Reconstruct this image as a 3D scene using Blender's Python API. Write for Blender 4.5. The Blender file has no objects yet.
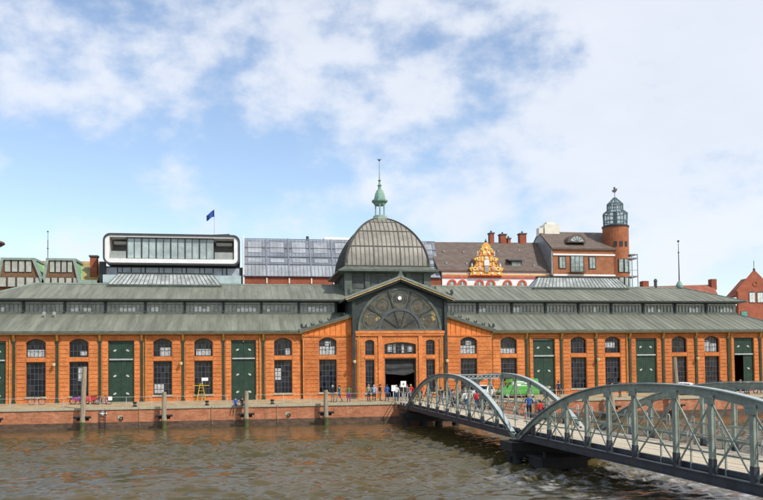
import bpy, bmesh, math, random
import numpy as np
from mathutils import Vector, Matrix
R = math.radians
random.seed(7)
scene = bpy.context.scene
col = scene.collection

# ------------------------------------------------------------------ camera
cam_d = bpy.data.cameras.new('camera'); cam = bpy.data.objects.new('camera', cam_d); col.objects.link(cam)
yaw, pit, roll = 0.175, 0.0364, 0.0117
fw = Vector((math.sin(yaw)*math.cos(pit), math.cos(yaw)*math.cos(pit), math.sin(pit)))
r0 = Vector((math.cos(yaw), -math.sin(yaw), 0)); u0 = r0.cross(fw)
rt = r0*math.cos(roll) - u0*math.sin(roll); up = r0*math.sin(roll) + u0*math.cos(roll)
mw = Matrix.Identity(4)
for i in range(3):
    mw[i][0] = rt[i]; mw[i][1] = up[i]; mw[i][2] = -fw[i]
mw.translation = Vector((-18.468, -93.047, 3.286))
cam.matrix_world = mw
cam_d.sensor_width = 36.0; cam_d.lens = 812.7/763*36.0
cam_d.shift_y = 91.64/763
cam_d.clip_start = 0.5; cam_d.clip_end = 9000
scene.camera = cam
scene.render.resolution_x = 1024; scene.render.resolution_y = 671

# ------------------------------------------------------------------ world, sun, exposure
SUN_AZ, SUN_EL = R(40), R(46)          # to the right of the hall's front, seen from the hall
sun_dir = Vector((math.sin(SUN_AZ)*math.cos(SUN_EL), -math.cos(SUN_AZ)*math.cos(SUN_EL), math.sin(SUN_EL)))
world = bpy.data.worlds.new('World'); scene.world = world; world.use_nodes = True
wt = world.node_tree; wt.nodes.clear()
def wn(t, **k):
    n = wt.nodes.new(t)
    for a, b in k.items(): setattr(n, a, b)
    return n
def wl(a, b): wt.links.new(a, b)
wout = wn('ShaderNodeOutputWorld'); bg = wn('ShaderNodeBackground'); wl(bg.outputs[0], wout.inputs[0])
sky = wn('ShaderNodeTexSky', sky_type='NISHITA', sun_disc=False)
sky.sun_elevation = SUN_EL; sky.sun_rotation = math.atan2(sun_dir.x, sun_dir.y)
sky.air_density = 1.0; sky.dust_density = 1.0; sky.ozone_density = 1.0
bg.inputs['Strength'].default_value = 0.15
tc = wn('ShaderNodeTexCoord'); sep = wn('ShaderNodeSeparateXYZ'); wl(tc.outputs['Generated'], sep.inputs[0])
def wmath(op, a, b=None, c=None, clamp=False):
    n = wn('ShaderNodeMath', operation=op, use_clamp=clamp)
    for i, v in enumerate((a, b, c)):
        if v is None: continue
        if isinstance(v, (int, float)): n.inputs[i].default_value = v
        else: wl(v, n.inputs[i])
    return n.outputs[0]
def wnoise(scale, detail, rough, off, st=(1, 1, 1.9), dist=0.0):
    mp = wn('ShaderNodeMapping'); mp.inputs['Location'].default_value = off; mp.inputs['Scale'].default_value = st; wl(tc.outputs['Generated'], mp.inputs[0])
    n = wn('ShaderNodeTexNoise'); n.inputs['Scale'].default_value = scale; n.inputs['Detail'].default_value = detail
    n.inputs['Roughness'].default_value = rough; n.inputs['Distortion'].default_value = dist; wl(mp.outputs[0], n.inputs['Vector']); return n.outputs[0]
big = wnoise(3.0, 2, 0.5, (0.62, 0.3, 0.1)); fine = wnoise(12.0, 8, 0.56, (1.3, 0.4, 0), st=(1, 1, 1.5))
cov = wmath('ADD', wmath('MULTIPLY', big, 0.72), wmath('MULTIPLY', fine, 0.72))
# a cloud bank to the east (right) and more cover overhead
cov = wmath('ADD', cov, wmath('MULTIPLY', sep.outputs[0], 0.16))
cov = wmath('ADD', cov, wmath('MULTIPLY', wmath('MINIMUM', sep.outputs[2], 0.55), 0.60))
mr = wn('ShaderNodeMapRange', interpolation_type='SMOOTHSTEP'); mr.inputs['From Min'].default_value = 0.78; mr.inputs['From Max'].default_value = 1.02
wl(cov, mr.inputs['Value'])
mask = wmath('MULTIPLY', mr.outputs[0], 0.84)
mixc = wn('ShaderNodeMix', data_type='RGBA'); wl(mask, mixc.inputs['Factor'])
shade = wnoise(5.0, 7, 0.6, (9.0, 2.0, 0))
cl = wn('ShaderNodeMix', data_type='RGBA'); wl(shade, cl.inputs['Factor'])
cl.inputs['A'].default_value = (3.7, 3.95, 4.5, 1); cl.inputs['B'].default_value = (4.9, 5.0, 5.2, 1)
gain = wn('ShaderNodeMix', data_type='RGBA', blend_type='MULTIPLY'); gain.inputs['Factor'].default_value = 1.0
wl(sky.outputs[0], gain.inputs['A']); gain.inputs['B'].default_value = (1.02, .98, .96, 1)
wl(gain.outputs['Result'], mixc.inputs['A']); wl(cl.outputs['Result'], mixc.inputs['B'])
wl(mixc.outputs['Result'], bg.inputs['Color'])

sl = bpy.data.lights.new('sun', 'SUN'); sl.energy = 3.0; sl.angle = R(1.5); sl.color = (1.0, 0.95, 0.88)
so = bpy.data.objects.new('sun', sl); col.objects.link(so)
so.rotation_euler = (-sun_dir).to_track_quat('-Z', 'Y').to_euler(); so.location = (60, -60, 90)
scene.view_settings.view_transform = 'Standard'; scene.view_settings.look = 'None'
scene.view_settings.exposure = 0.48; scene.view_settings.gamma = 1.0
scene.render.engine = 'CYCLES'

# ------------------------------------------------------------------ materials
MATS = {}
def nt_new(name):
    m = bpy.data.materials.new(name); m.use_nodes = True
    t = m.node_tree; b = t.nodes['Principled BSDF']; return m, t, b
def _coords(t, stretch):
    tcn = t.nodes.new('ShaderNodeTexCoord'); mp = t.nodes.new('ShaderNodeMapping')
    mp.inputs['Scale'].default_value = stretch; t.links.new(tcn.outputs['Object'], mp.inputs[0]); return mp.outputs[0]
def _noise(t, vec, scale, detail=5, rough=0.6):
    n = t.nodes.new('ShaderNodeTexNoise'); n.inputs['Scale'].default_value = scale; n.inputs['Detail'].default_value = detail
    n.inputs['Roughness'].default_value = rough; t.links.new(vec, n.inputs['Vector']); return n.outputs[0]
def _mix(t, f, a, b, bt='MIX'):
    n = t.nodes.new('ShaderNodeMix'); n.data_type = 'RGBA'; n.blend_type = bt
    for k, v in (('Factor', f), ('A', a), ('B', b)):
        if isinstance(v, (int, float)): n.inputs[k].default_value = v
        elif isinstance(v, tuple): n.inputs[k].default_value = (*v, 1)
        else: t.links.new(v, n.inputs[k])
    return n.outputs['Result']
def _ramp(t, v, lo, hi):
    n = t.nodes.new('ShaderNodeMapRange'); n.inputs['From Min'].default_value = lo; n.inputs['From Max'].default_value = hi
    n.interpolation_type = 'SMOOTHSTEP'; t.links.new(v, n.inputs['Value']); return n.outputs[0]
def sc(c, k): return tuple(min(1, x*k) for x in c)
def M(name, c, rough=0.7, var=0.2, scale=1.2, metal=0.0, bump=0.0, bscale=25, stretch=(1,1,1), dirt=None, dscale=0.5, damt=0.5, spec=0.4):
    if name in MATS: return MATS[name]
    m, t, b = nt_new(name)
    vec = _coords(t, stretch)
    n1 = _noise(t, vec, scale); n2 = _noise(t, vec, scale*7.3, 4)
    c1 = _mix(t, _ramp(t, n1, .3, .7), sc(c, 1-var), sc(c, 1+var))
    c2 = _mix(t, _ramp(t, n2, .3, .7), sc((1,1,1), 1-var*.6), (1,1,1))
    out = _mix(t, 1.0, c1, c2, 'MULTIPLY')
    if dirt:
        d = _ramp(t, _noise(t, vec, dscale, 7, .65), .5, .72)
        mm = t.nodes.new('ShaderNodeMath'); mm.operation = 'MULTIPLY'; t.links.new(d, mm.inputs[0]); mm.inputs[1].default_value = damt
        out = _mix(t, mm.outputs[0], out, dirt)
    t.links.new(out, b.inputs['Base Color'])
    b.inputs['Roughness'].default_value = rough; b.inputs['Metallic'].default_value = metal
    b.inputs['Specular IOR Level'].default_value = spec
    if bump:
        bn = t.nodes.new('ShaderNodeBump'); bn.inputs['Strength'].default_value = bump; bn.inputs['Distance'].default_value = 0.02
        t.links.new(_noise(t, vec, bscale, 4), bn.inputs['Height']); t.links.new(bn.outputs[0], b.inputs['Normal'])
    MATS[name] = m; return m
def brick(name, c1, c2, mortar, bw=0.25, bh=0.075, rough=0.85, dirt=None, damt=.5, band=False):
    if name in MATS: return MATS[name]
    m, t, b = nt_new(name)
    tcn = t.nodes.new('ShaderNodeTexCoord'); s = t.nodes.new('ShaderNodeSeparateXYZ'); t.links.new(tcn.outputs['Object'], s.inputs[0])
    ad = t.nodes.new('ShaderNodeMath'); ad.operation = 'ADD'; t.links.new(s.outputs[0], ad.inputs[0]); t.links.new(s.outputs[1], ad.inputs[1])
    cb = t.nodes.new('ShaderNodeCombineXYZ'); t.links.new(ad.outputs[0], cb.inputs[0]); t.links.new(s.outputs[2], cb.inputs[1])
    bt = t.nodes.new('ShaderNodeTexBrick'); t.links.new(cb.outputs[0], bt.inputs['Vector'])
    bt.inputs['Scale'].default_value = 1.0; bt.inputs['Brick Width'].default_value = bw; bt.inputs['Row Height'].default_value = bh
    bt.inputs['Mortar Size'].default_value = 0.008; bt.inputs['Color1'].default_value = (*c1, 1); bt.inputs['Color2'].default_value = (*c2, 1)
    bt.inputs['Mortar'].default_value = (*mortar, 1); bt.inputs['Bias'].default_value = 0.1
    n = _noise(t, tcn.outputs['Object'], 0.8, 6); n2 = _noise(t, tcn.outputs['Object'], 6.5, 6, .7)
    o = _mix(t, 1.0, bt.outputs['Color'], _mix(t, _ramp(t, n, .3, .7), (.80, .76, .72), (1.08, 1.08, 1.08)), 'MULTIPLY')
    o = _mix(t, 1.0, o, _mix(t, _ramp(t, n2, .3, .72), (.74, .70, .67), (1.08, 1.09, 1.10)), 'MULTIPLY')
    if dirt:
        mp = t.nodes.new('ShaderNodeMapping'); mp.inputs['Scale'].default_value = (1.6, 1.6, .35); t.links.new(tcn.outputs['Object'], mp.inputs[0])
        d = _ramp(t, _noise(t, mp.outputs[0], .9, 8, .7), .52, .75)
        mm = t.nodes.new('ShaderNodeMath'); mm.operation = 'MULTIPLY'; t.links.new(d, mm.inputs[0]); mm.inputs[1].default_value = damt
        o = _mix(t, mm.outputs[0], o, dirt)
    oi = t.nodes.new('ShaderNodeObjectInfo')
    o = _mix(t, 1.0, o, _mix(t, oi.outputs['Random'], (.86,.83,.80), (1.08,1.08,1.08)), 'MULTIPLY')
    t.links.new(o, b.inputs['Base Color']); b.inputs['Roughness'].default_value = rough; b.inputs['Specular IOR Level'].default_value = .25
    bn = t.nodes.new('ShaderNodeBump'); bn.inputs['Strength'].default_value = .4; bn.inputs['Distance'].default_value = .01
    t.links.new(bt.outputs['Fac'], bn.inputs['Height']); bn.invert = True; t.links.new(bn.outputs[0], b.inputs['Normal'])
    MATS[name] = m; return m
def glassy(name, c, rough=0.06, spec=0.6, var=.3, scale=.7):
    m = M(name, c, rough, var, scale, spec=spec); return m

m_orange = brick('orange_brick', (.84,.295,.078), (.66,.20,.055), (.48,.24,.12), dirt=(.32,.13,.065), damt=.5)
m_orange_trim = M('orange_brick_trim', (.74,.225,.05), .8, .18, 2.0, bump=.2)
m_red = brick('red_brick', (.42,.115,.06), (.34,.085,.045), (.30,.18,.13), dirt=(.2,.07,.05), damt=.4)
m_tower = brick('terracotta_brick', (.42,.15,.07), (.36,.125,.06), (.34,.17,.10))
m_house = brick('brown_orange_brick', (.42,.17,.08), (.35,.135,.065), (.34,.2,.13))
m_quaywall = brick('quay_brick', (.47,.165,.085), (.60,.27,.15), (.44,.30,.20), .5, .15, dirt=(.17,.10,.06), damt=.9)
m_tide = M('tidal_band', (.115,.068,.045), .55, .4, 1.5, bump=.5, bscale=6, stretch=(1,1,2.2), dirt=(.05,.06,.02), dscale=1.0)
m_roof = M('grey_green_roof', (.165,.174,.135), .75, .26, .5, stretch=(2.2,.25,.25), bump=.2, bscale=8, dirt=(.105,.115,.09), dscale=.7, damt=.85)
m_verd = M('verdigris_copper', (.20,.34,.27), .6, .25, 1.5, dirt=(.12,.20,.16), dscale=1.2)
m_verd_l = M('pale_verdigris', (.25,.32,.27), .6, .2, 2.0, dirt=(.18,.25,.22), dscale=1)
m_dgreen = M('dark_green_paint', (.020,.050,.030), .5, .25, 1.5, dirt=(.035,.055,.04), dscale=1.5, damt=.4)
m_iron = M('dark_iron', (.030,.042,.040), .55, .3, 2.0, dirt=(.07,.075,.065), dscale=1.3, damt=.5)
m_iron_g = M('grey_green_iron', (.105,.125,.105), .6, .25, 1.3, dirt=(.055,.06,.05), dscale=.9, damt=.6)
m_iron_l = M('pale_grey_iron', (.22,.245,.21), .6, .2, 1.5)
m_ochre = M('ochre_paint', (.45,.25,.06), .6, .2, 2.5)
m_ochre_l = M('pale_ochre_board', (.50,.36,.16), .7, .2, 2.0)
m_glass = glassy('dark_window_glass', (.004,.006,.014), .04, .28)
m_glass2 = glassy('blue_reflection_pane', (.009,.013,.027), .05, .36)  # bluish pane tint paints in a blue-grey reflection
m_glass3 = glassy('grey_reflection_pane', (.017,.020,.026), .12, .36)  # greyer pane tint, likewise a painted reflection
m_reflection_curtain = M('pale_reflection_curtain', (.46,.47,.46), .6, .3, 4)  # pale panels: painted window reflections, plus curtains and signs
m_wbar = M('window_bar', (.085,.10,.12), .5, .2, 2)
m_glass_c = glassy('grey_clerestory_glass', (.30,.31,.28), .14, .6, .45, 1.1)
m_glass_w = M('milky_pane', (.78,.78,.72), .35, .15, 3)
m_dome = M('weathered_dome_glass', (.255,.235,.195), .33, .22, .9, dirt=(.22,.20,.155), dscale=.8, damt=.6, spec=.5)
m_domebar = M('dome_bar', (.085,.082,.07), .6, .25, 2)
m_white = M('white_paint', (.78,.78,.76), .55, .06, 1.5)
m_cream = M('cream_plaster', (.72,.68,.58), .8, .08, 1.0)
m_brown_roof = M('brown_tile_roof', (.125,.095,.078), .85, .2, .9, stretch=(1,1,3), bump=.3, bscale=10, dirt=(.17,.14,.12), dscale=.8)
m_red_roof = M('red_tile_roof', (.27,.085,.05), .85, .25, 1.2, bump=.3, bscale=10, dirt=(.12,.08,.07), dscale=.5, damt=.8)
m_slate = M('dark_slate', (.07,.07,.075), .6, .2, 1)
m_grey_metal = M('grey_sheet_metal', (.27,.28,.28), .45, .15, .8, metal=.2)
m_dark_frame = M('dark_frame', (.025,.03,.036), .4, .2, 1)
m_curtain = glassy('pale_green_glazing', (.36,.43,.41), .10, .7, .25, .5)
m_slope_glass = glassy('sloped_glazing', (.19,.215,.25), .12, .7, .28, .35)
m_slope_lt = glassy('sloped_glazing_light', (.30,.325,.35), .16, .6, .2, .5)
m_slope_bar = M('sloped_glazing_bar', (.17,.18,.22), .45, .15, 1, metal=.3)
m_gold = M('gold_stucco', (.78,.40,.06), .5, .25, 2.0, dirt=(.55,.22,.05), dscale=2)
m_gold_l = M('pale_gold_stucco', (.82,.62,.25), .5, .2, 3)
m_redtrim = M('red_trim', (.55,.10,.05), .7, .2, 2)
m_skyl = glassy('skylight_glass', (.33,.355,.345), .14, .6, .35, .8)
m_stone = M('coping_concrete', (.40,.38,.28), .85, .25, 1.2, bump=.5, bscale=14, dirt=(.20,.19,.10), dscale=.9, damt=.8)
m_pave = M('quay_paving', (.36,.27,.155), .85, .2, .8, bump=.3, dirt=(.25,.20,.15), dscale=.6)
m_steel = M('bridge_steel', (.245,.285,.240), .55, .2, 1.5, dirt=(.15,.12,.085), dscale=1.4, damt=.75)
m_steel_l = M('bridge_steel_highlight', (.34,.39,.385), .5, .12, 1.5, dirt=(.2,.22,.2), dscale=1.1)  # paler steel: highlight on the arch tops put into the colour
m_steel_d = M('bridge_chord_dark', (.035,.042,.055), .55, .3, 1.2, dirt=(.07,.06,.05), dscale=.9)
m_pier = M('pier_black_steel', (.016,.016,.018), .7, .3, 1.2, dirt=(.04,.03,.022), dscale=1.0)
m_plank = M('weathered_plank', (.52,.45,.34), .85, .2, .8, stretch=(6,.5,1), bump=.3, dirt=(.25,.20,.14), dscale=.8, damt=.6)
m_rail = M('galvanised_rail', (.46,.48,.47), .45, .12, 2, metal=.3)
m_wood = M('weathered_pile_wood', (.33,.27,.19), .9, .3, 1.6, stretch=(4,4,.5), bump=.6, bscale=8, dirt=(.16,.12,.08), dscale=1.1, damt=.7)
m_algae = M('algae_wood', (.075,.085,.025), .7, .35, 3, bump=.6, bscale=10)
m_black = M('black_rubber', (.018,.018,.02), .7, .2, 4)
m_concrete = M('grey_concrete', (.33,.32,.30), .9, .15, .7, dirt=(.2,.19,.17), dscale=.8)

# ------------------------------------------------------------------ mesh helpers
ROOT = {}
class MB:
    def __init__(s): s.v = []; s.f = []; s.mi = []; s.cur = 0
    def add(s, vs, fs):
        o = len(s.v); s.v += [tuple(v) for v in vs]
        for f in fs: s.f.append(tuple(o+i for i in f)); s.mi.append(s.cur)
        return s
    def box(s, x0, x1, y0, y1, z0, z1):
        return s.add([(x0,y0,z0),(x1,y0,z0),(x1,y1,z0),(x0,y1,z0),(x0,y0,z1),(x1,y0,z1),(x1,y1,z1),(x0,y1,z1)],
              [(0,3,2,1),(4,5,6,7),(0,1,5,4),(1,2,6,5),(2,3,7,6),(3,0,4,7)])
    def bar(s, p, q, w, h, ref=(0,0,1)):
        p = Vector(p); q = Vector(q); d = (q-p).normalized(); ref = Vector(ref)
        if abs(d.dot(ref)) > .99: ref = Vector((0,1,0))
        a = d.cross(ref).normalized()*(w/2); b = a.cross(d).normalized()*(h/2)
        return s.add([p-a-b,p+a-b,p+a+b,p-a+b,q-a-b,q+a-b,q+a+b,q-a+b],[(0,3,2,1),(4,5,6,7),(0,1,5,4),(1,2,6,5),(2,3,7,6),(3,0,4,7)])
    def tube(s, p, q, r, n=8, r2=None):
        p = Vector(p); q = Vector(q); d = (q-p).normalized(); r2 = r if r2 is None else r2
        ref = Vector((0,0,1)) if abs(d.z) < .95 else Vector((1,0,0))
        a = d.cross(ref).normalized(); b = d.cross(a)
        vs = [p+(a*math.cos(2*math.pi*i/n)+b*math.sin(2*math.pi*i/n))*r for i in range(n)] + [q+(a*math.cos(2*math.pi*i/n)+b*math.sin(2*math.pi*i/n))*r2 for i in range(n)]
        return s.add(vs, [(i,(i+1)%n,n+(i+1)%n,n+i)[::-1] for i in range(n)]+[tuple(range(n)), tuple(range(2*n-1,n-1,-1))])
    def path(s, pts, r, n=6):
        for a, b in zip(pts, pts[1:]): s.tube(a, b, r, n)
        return s
    def lathe(s, prof, c=(0,0,0), n=16, ph=0.0):
        cx, cy, cz = c; vs = []; m = len(prof)
        for (r, z) in prof:
            for i in range(n):
                a = 2*math.pi*i/n+ph; vs.append((cx+r*math.cos(a), cy+r*math.sin(a), cz+z))
        fs = []
        for k in range(m-1):
            for i in range(n):
                j = (i+1) % n; fs.append((k*n+i, k*n+j, (k+1)*n+j, (k+1)*n+i))
        fs.append(tuple(range(n))[::-1]); fs.append(tuple(range((m-1)*n, m*n)))
        return s.add(vs, fs)
    def ball(s, c, rx, ry=None, rz=None, n=12, m=8):
        ry = ry or rx; rz = rz or rx; vs = []; fs = []
        for k in range(1, m):
            t = math.pi*k/m
            for i in range(n):
                a = 2*math.pi*i/n; vs.append((c[0]+rx*math.sin(t)*math.cos(a), c[1]+ry*math.sin(t)*math.sin(a), c[2]+rz*math.cos(t)))
        vs += [(c[0],c[1],c[2]+rz),(c[0],c[1],c[2]-rz)]; T = len(vs)-2
        for k in range(m-2):
            for i in range(n): j = (i+1)%n; fs.append((k*n+i,(k+1)*n+i,(k+1)*n+j,k*n+j))
        for i in range(n): j = (i+1)%n; fs.append((T,i,j)); fs.append((T+1,(m-2)*n+j,(m-2)*n+i))
        return s.add(vs, fs)
    def prism(s, poly, y0, y1):                      # poly in (x,z), counter-clockwise seen from -Y
        n = len(poly)
        return s.add([(x,y0,z) for x,z in poly]+[(x,y1,z) for x,z in poly],
              [tuple(range(n)), tuple(range(2*n-1,n-1,-1))]+[(i,n+i,n+(i+1)%n,(i+1)%n) for i in range(n)])
    def prism_x(s, poly, x0, x1):                    # poly in (y,z)
        n = len(poly)
        return s.add([(x0,y,z) for y,z in poly]+[(x1,y,z) for y,z in poly],
              [tuple(range(n))[::-1], tuple(range(n,2*n))]+[(i,(i+1)%n,n+(i+1)%n,n+i) for i in range(n)])
    def ring(s, outer, inner, y0, y1, closed=True):  # frame between two loops of equal length, in (x,z)
        n = len(outer); vs = [(x,y0,z) for x,z in outer]+[(x,y0,z) for x,z in inner]+[(x,y1,z) for x,z in outer]+[(x,y1,z) for x,z in inner]
        fs = []
        for i in range(n if closed else n-1):
            j = (i+1)%n
            fs += [(i,j,n+j,n+i),(2*n+j,2*n+i,3*n+i,3*n+j),(i,2*n+i,2*n+j,j),(n+j,3*n+j,3*n+i,n+i)]
        if not closed: fs += [(0,n,3*n,2*n),(n-1,3*n-1,4*n-1,2*n-1)]
        return s.add(vs, fs)
    def slab(s, pts, th):                            # sloped sheet through pts with thickness downwards
        n = len(pts)
        return s.add([tuple(p) for p in pts]+[(p[0],p[1],p[2]-th) for p in pts],
              [tuple(range(n)), tuple(range(2*n-1,n-1,-1))]+[(i,n+i,n+(i+1)%n,(i+1)%n) for i in range(n)])
    def mesh(s, name, mats, off=(0,0,0), smooth=False):
        me = bpy.data.meshes.new(name)
        me.from_pydata([(v[0]-off[0],v[1]-off[1],v[2]-off[2]) for v in s.v], [], s.f)
        for m in (mats if isinstance(mats, (list, tuple)) else [mats]): me.materials.append(m)
        if isinstance(mats, (list, tuple)) and len(mats) > 1: me.polygons.foreach_set('material_index', s.mi)
        bm = bmesh.new(); bm.from_mesh(me); bmesh.ops.recalc_face_normals(bm, faces=bm.faces); bm.to_mesh(me); bm.free()
        if smooth: me.polygons.foreach_set('use_smooth', [True]*len(me.polygons))
        me.update(); return me
    def build(s, name, mats, parent=None, smooth=False, at=None):
        off = ROOT.get(parent.name, Vector((0,0,0))) if parent else (Vector(at) if at else Vector((0,0,0)))
        o = bpy.data.objects.new(name, s.mesh(name, mats, off, smooth)); col.objects.link(o)
        if parent: o.parent = parent; ROOT[o.name] = off
        else: o.location = off; ROOT[o.name] = off
        return o
def tag(o, label=None, cat=None, group=None, kind=None):
    if label: o['label'] = label
    if cat: o['category'] = cat
    if group: o['group'] = group
    if kind: o['kind'] = kind
    return o
def thing(name, label, cat, loc, group=None):
    o = bpy.data.objects.new(name, None); col.objects.link(o); o.location = loc; o.empty_display_size = .5
    ROOT[o.name] = Vector(loc); return tag(o, label, cat, group)
def local_part(name, me, parent, loc=(0,0,0)):       # shared mesh, own place; loc in world coordinates
    o = bpy.data.objects.new(name, me); col.objects.link(o); o.parent = parent
    o.location = Vector(loc)-ROOT.get(parent.name, Vector((0,0,0))); ROOT[o.name] = Vector(loc); return o
def copy_tree(o, parent=None):
    c = o.copy(); col.objects.link(c); c.parent = parent
    for ch in list(o.children): copy_tree(ch, c)
    return c
def arc(cx, cz, r, a0, a1, n): return [(cx+r*math.cos(a0+(a1-a0)*i/n), cz+r*math.sin(a0+(a1-a0)*i/n)) for i in range(n+1)]
def rrect(x0, x1, z0, z1, r, n=6):
    p = []
    for cx, cz, a in ((x1-r,z0+r,-90),(x1-r,z1-r,0),(x0+r,z1-r,90),(x0+r,z0+r,180)):
        p += [(cx+r*math.cos(R(a+90*i/n)), cz+r*math.sin(R(a+90*i/n))) for i in range(n+1)]
    return p
def segtop(x0, x1, zs, rise, n=8):                   # segmental arch points from x1 to x0
    w = (x1-x0)/2; rad = (w*w+rise*rise)/(2*rise); cx = (x0+x1)/2; cz = zs+rise-rad; a = math.asin(w/rad)
    return [(cx+rad*math.sin(a-2*a*i/n), cz+rad*math.cos(a-2*a*i/n)) for i in range(n+1)]

# ------------------------------------------------------------------ water, ground, quay
QZ, WZ, QE = -0.10, -2.25, -6.0
def make_water():
    xs = np.concatenate([[-3000,-900,-300,-140], np.arange(-62, 60, .17), [72,130,300,900,3000]])
    ys = np.concatenate([[-3000,-900,-300,-140,-100], np.arange(-76, QE+.4, .145), [QE+.6]])
    X, Y = np.meshgrid(xs, ys); rng = np.random.default_rng(3); Z = np.zeros_like(X)
    for i in range(110):
        lam = 0.36*(8.5**rng.random()**1.15); th = R(-75)+rng.normal()*.5; k = 2*math.pi/lam
        a = .0138*lam**.60; ph = rng.random()*6.283
        w = k*(X*math.cos(th)+Y*math.sin(th))+ph + .6*np.sin(.13*X+.21*Y+ph*3)
        Z += a*(1-2*np.abs(np.sin(w/2))**1.25)
    # gusts: calmer and rougher patches
    g = .62+.38*np.sin(.11*X+.9*np.sin(.07*Y)+1.0)*np.sin(.23*Y+.6*np.sin(.09*X))
    edge = ((X > -63) & (X < 61) & (Y > -77)).astype(float)
    lee = np.clip((QE+.5-Y)/30, .25, 1)
    Z = WZ + Z*g*edge*lee
    V = np.stack([X, Y, Z], -1).reshape(-1, 3); nx = len(xs); ny = len(ys)
    idx = np.arange(nx*ny).reshape(ny, nx)
    F = np.stack([idx[:-1,:-1], idx[:-1,1:], idx[1:,1:], idx[1:,:-1]], -1).reshape(-1, 4)
    me = bpy.data.meshes.new('water'); me.vertices.add(len(V)); me.vertices.foreach_set('co', V.ravel())
    me.loops.add(F.size); me.loops.foreach_set('vertex_index', F.ravel()); me.polygons.add(len(F))
    me.polygons.foreach_set('loop_start', np.arange(0, F.size, 4)); me.polygons.foreach_set('loop_total', np.full(len(F), 4))
    me.polygons.foreach_set('use_smooth', np.ones(len(F), bool)); me.update(); me.validate()
    m, t, b = nt_new('river_water')
    vec = _coords(t, (1,1,1)); n = _noise(t, vec, .12, 4)
    wc = _mix(t, _ramp(t, n, .35, .65), (.074,.054,.019), (.056,.048,.019))
    # patchy paler tint in the water colour by the middle pier, under the near span
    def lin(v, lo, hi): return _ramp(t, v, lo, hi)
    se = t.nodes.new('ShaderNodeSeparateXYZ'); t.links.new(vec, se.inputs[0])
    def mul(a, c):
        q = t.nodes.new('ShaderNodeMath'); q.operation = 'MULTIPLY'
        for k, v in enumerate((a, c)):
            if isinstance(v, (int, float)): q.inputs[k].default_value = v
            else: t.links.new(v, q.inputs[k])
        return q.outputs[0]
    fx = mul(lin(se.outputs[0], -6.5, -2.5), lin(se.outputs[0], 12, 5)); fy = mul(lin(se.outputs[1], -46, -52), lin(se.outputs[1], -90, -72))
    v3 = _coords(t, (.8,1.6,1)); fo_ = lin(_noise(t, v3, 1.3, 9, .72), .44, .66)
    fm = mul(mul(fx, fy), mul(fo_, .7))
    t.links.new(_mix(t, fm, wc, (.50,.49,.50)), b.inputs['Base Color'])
    b.inputs['Roughness'].default_value = .05; b.inputs['IOR'].default_value = 1.333; b.inputs['Specular IOR Level'].default_value = .5
    v2 = _coords(t, (1,1.4,1)); bn = t.nodes.new('ShaderNodeBump'); bn.inputs['Strength'].default_value = .30; bn.inputs['Distance'].default_value = .03
    t.links.new(_noise(t, v2, 4.5, 5, .6), bn.inputs['Height']); t.links.new(bn.outputs[0], b.inputs['Normal'])
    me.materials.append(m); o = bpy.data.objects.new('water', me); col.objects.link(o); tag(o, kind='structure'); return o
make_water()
g = MB().box(-3000, 3000, QE+.62, 4000, -6, QZ-.012).build('ground', m_concrete); tag(g, kind='structure')
def qz(y): return QZ+.33*max(0, min(1, (y+5.385)/5.385))
pv = MB().prism_x([(QE+.615,QZ-.008),(30,QZ-.008),(30,QZ+.33),(0,QZ+.33),(QE+.615,QZ)], -160, 160).build('quay_pavement', m_pave); tag(pv, kind='structure')

qw = thing('quay_wall', 'long brick quay wall with pale coping and dark tide line along the water', 'wall', (0, QE, WZ))
MB().box(-160, 160, QE, QE+.6, -1.62, -.345).build('wall', m_quaywall, qw)
MB().box(-160, 160, QE-.06, QE+.6, -6, -1.62).build('tidal_base', m_tide, qw)
cm = []
for k in range(3):
    bm_ = MB().box(-1.085, 1.085, -.10, .6, -.24, 0); cm.append(bm_.mesh('coping_stone', m_stone))
for i in range(-24, 33):
    local_part('coping_stone', cm[i % 3], qw, (i*2.2, QE, QZ+.004*((i*7) % 3)))
MB().box(-160, -24*2.2-1.12, QE-.10, QE+.6, QZ-.24, QZ).box(32*2.2+1.12, 160, QE-.10, QE+.6, QZ-.24, QZ).build('end_coping', m_stone, qw)

# ------------------------------------------------------------------ the hall
HALL = thing('market_hall', 'long orange brick market hall with green-grey roofs, central gable and glazed dome', 'building', (0, 11.5, QZ))
B0, BW, NB = 11.2, 4.43, 9
XP = [B0+BW*k for k in range(NB)]+[51.0]
ZT = 7.62
def opening_wall(mb, x0, x1, y0, y1, z0, z1, ops):
    """wall with openings (x0,x1,zlo,zhi,rise), all in one vertical strip"""
    a = min(o[0] for o in ops); b = max(o[1] for o in ops)
    mb.box(x0, a, y0, y1, z0, z1); mb.box(b, x1, y0, y1, z0, z1)
    z = z0
    for (p, q, lo, hi, rise) in sorted(ops, key=lambda o: o[2]):
        mb.box(a, b, y0, y1, z, lo); z = hi
        if rise:
            top = segtop(a, b, hi-rise, rise)
            mb.prism([(b, hi+.001)]+[(a, hi+.001)]+top[::-1], y0, y1)
    mb.box(a, b, y0, y1, z, z1)
def bands(mb, x0, x1, y, z0, z1, h=.40, gap=.055, pr=.045):
    z = z0
    while z+h <= z1+.01:
        mb.box(x0, x1, y-pr, y+.01, z, min(z+h, z1)); z += h+gap
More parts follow.
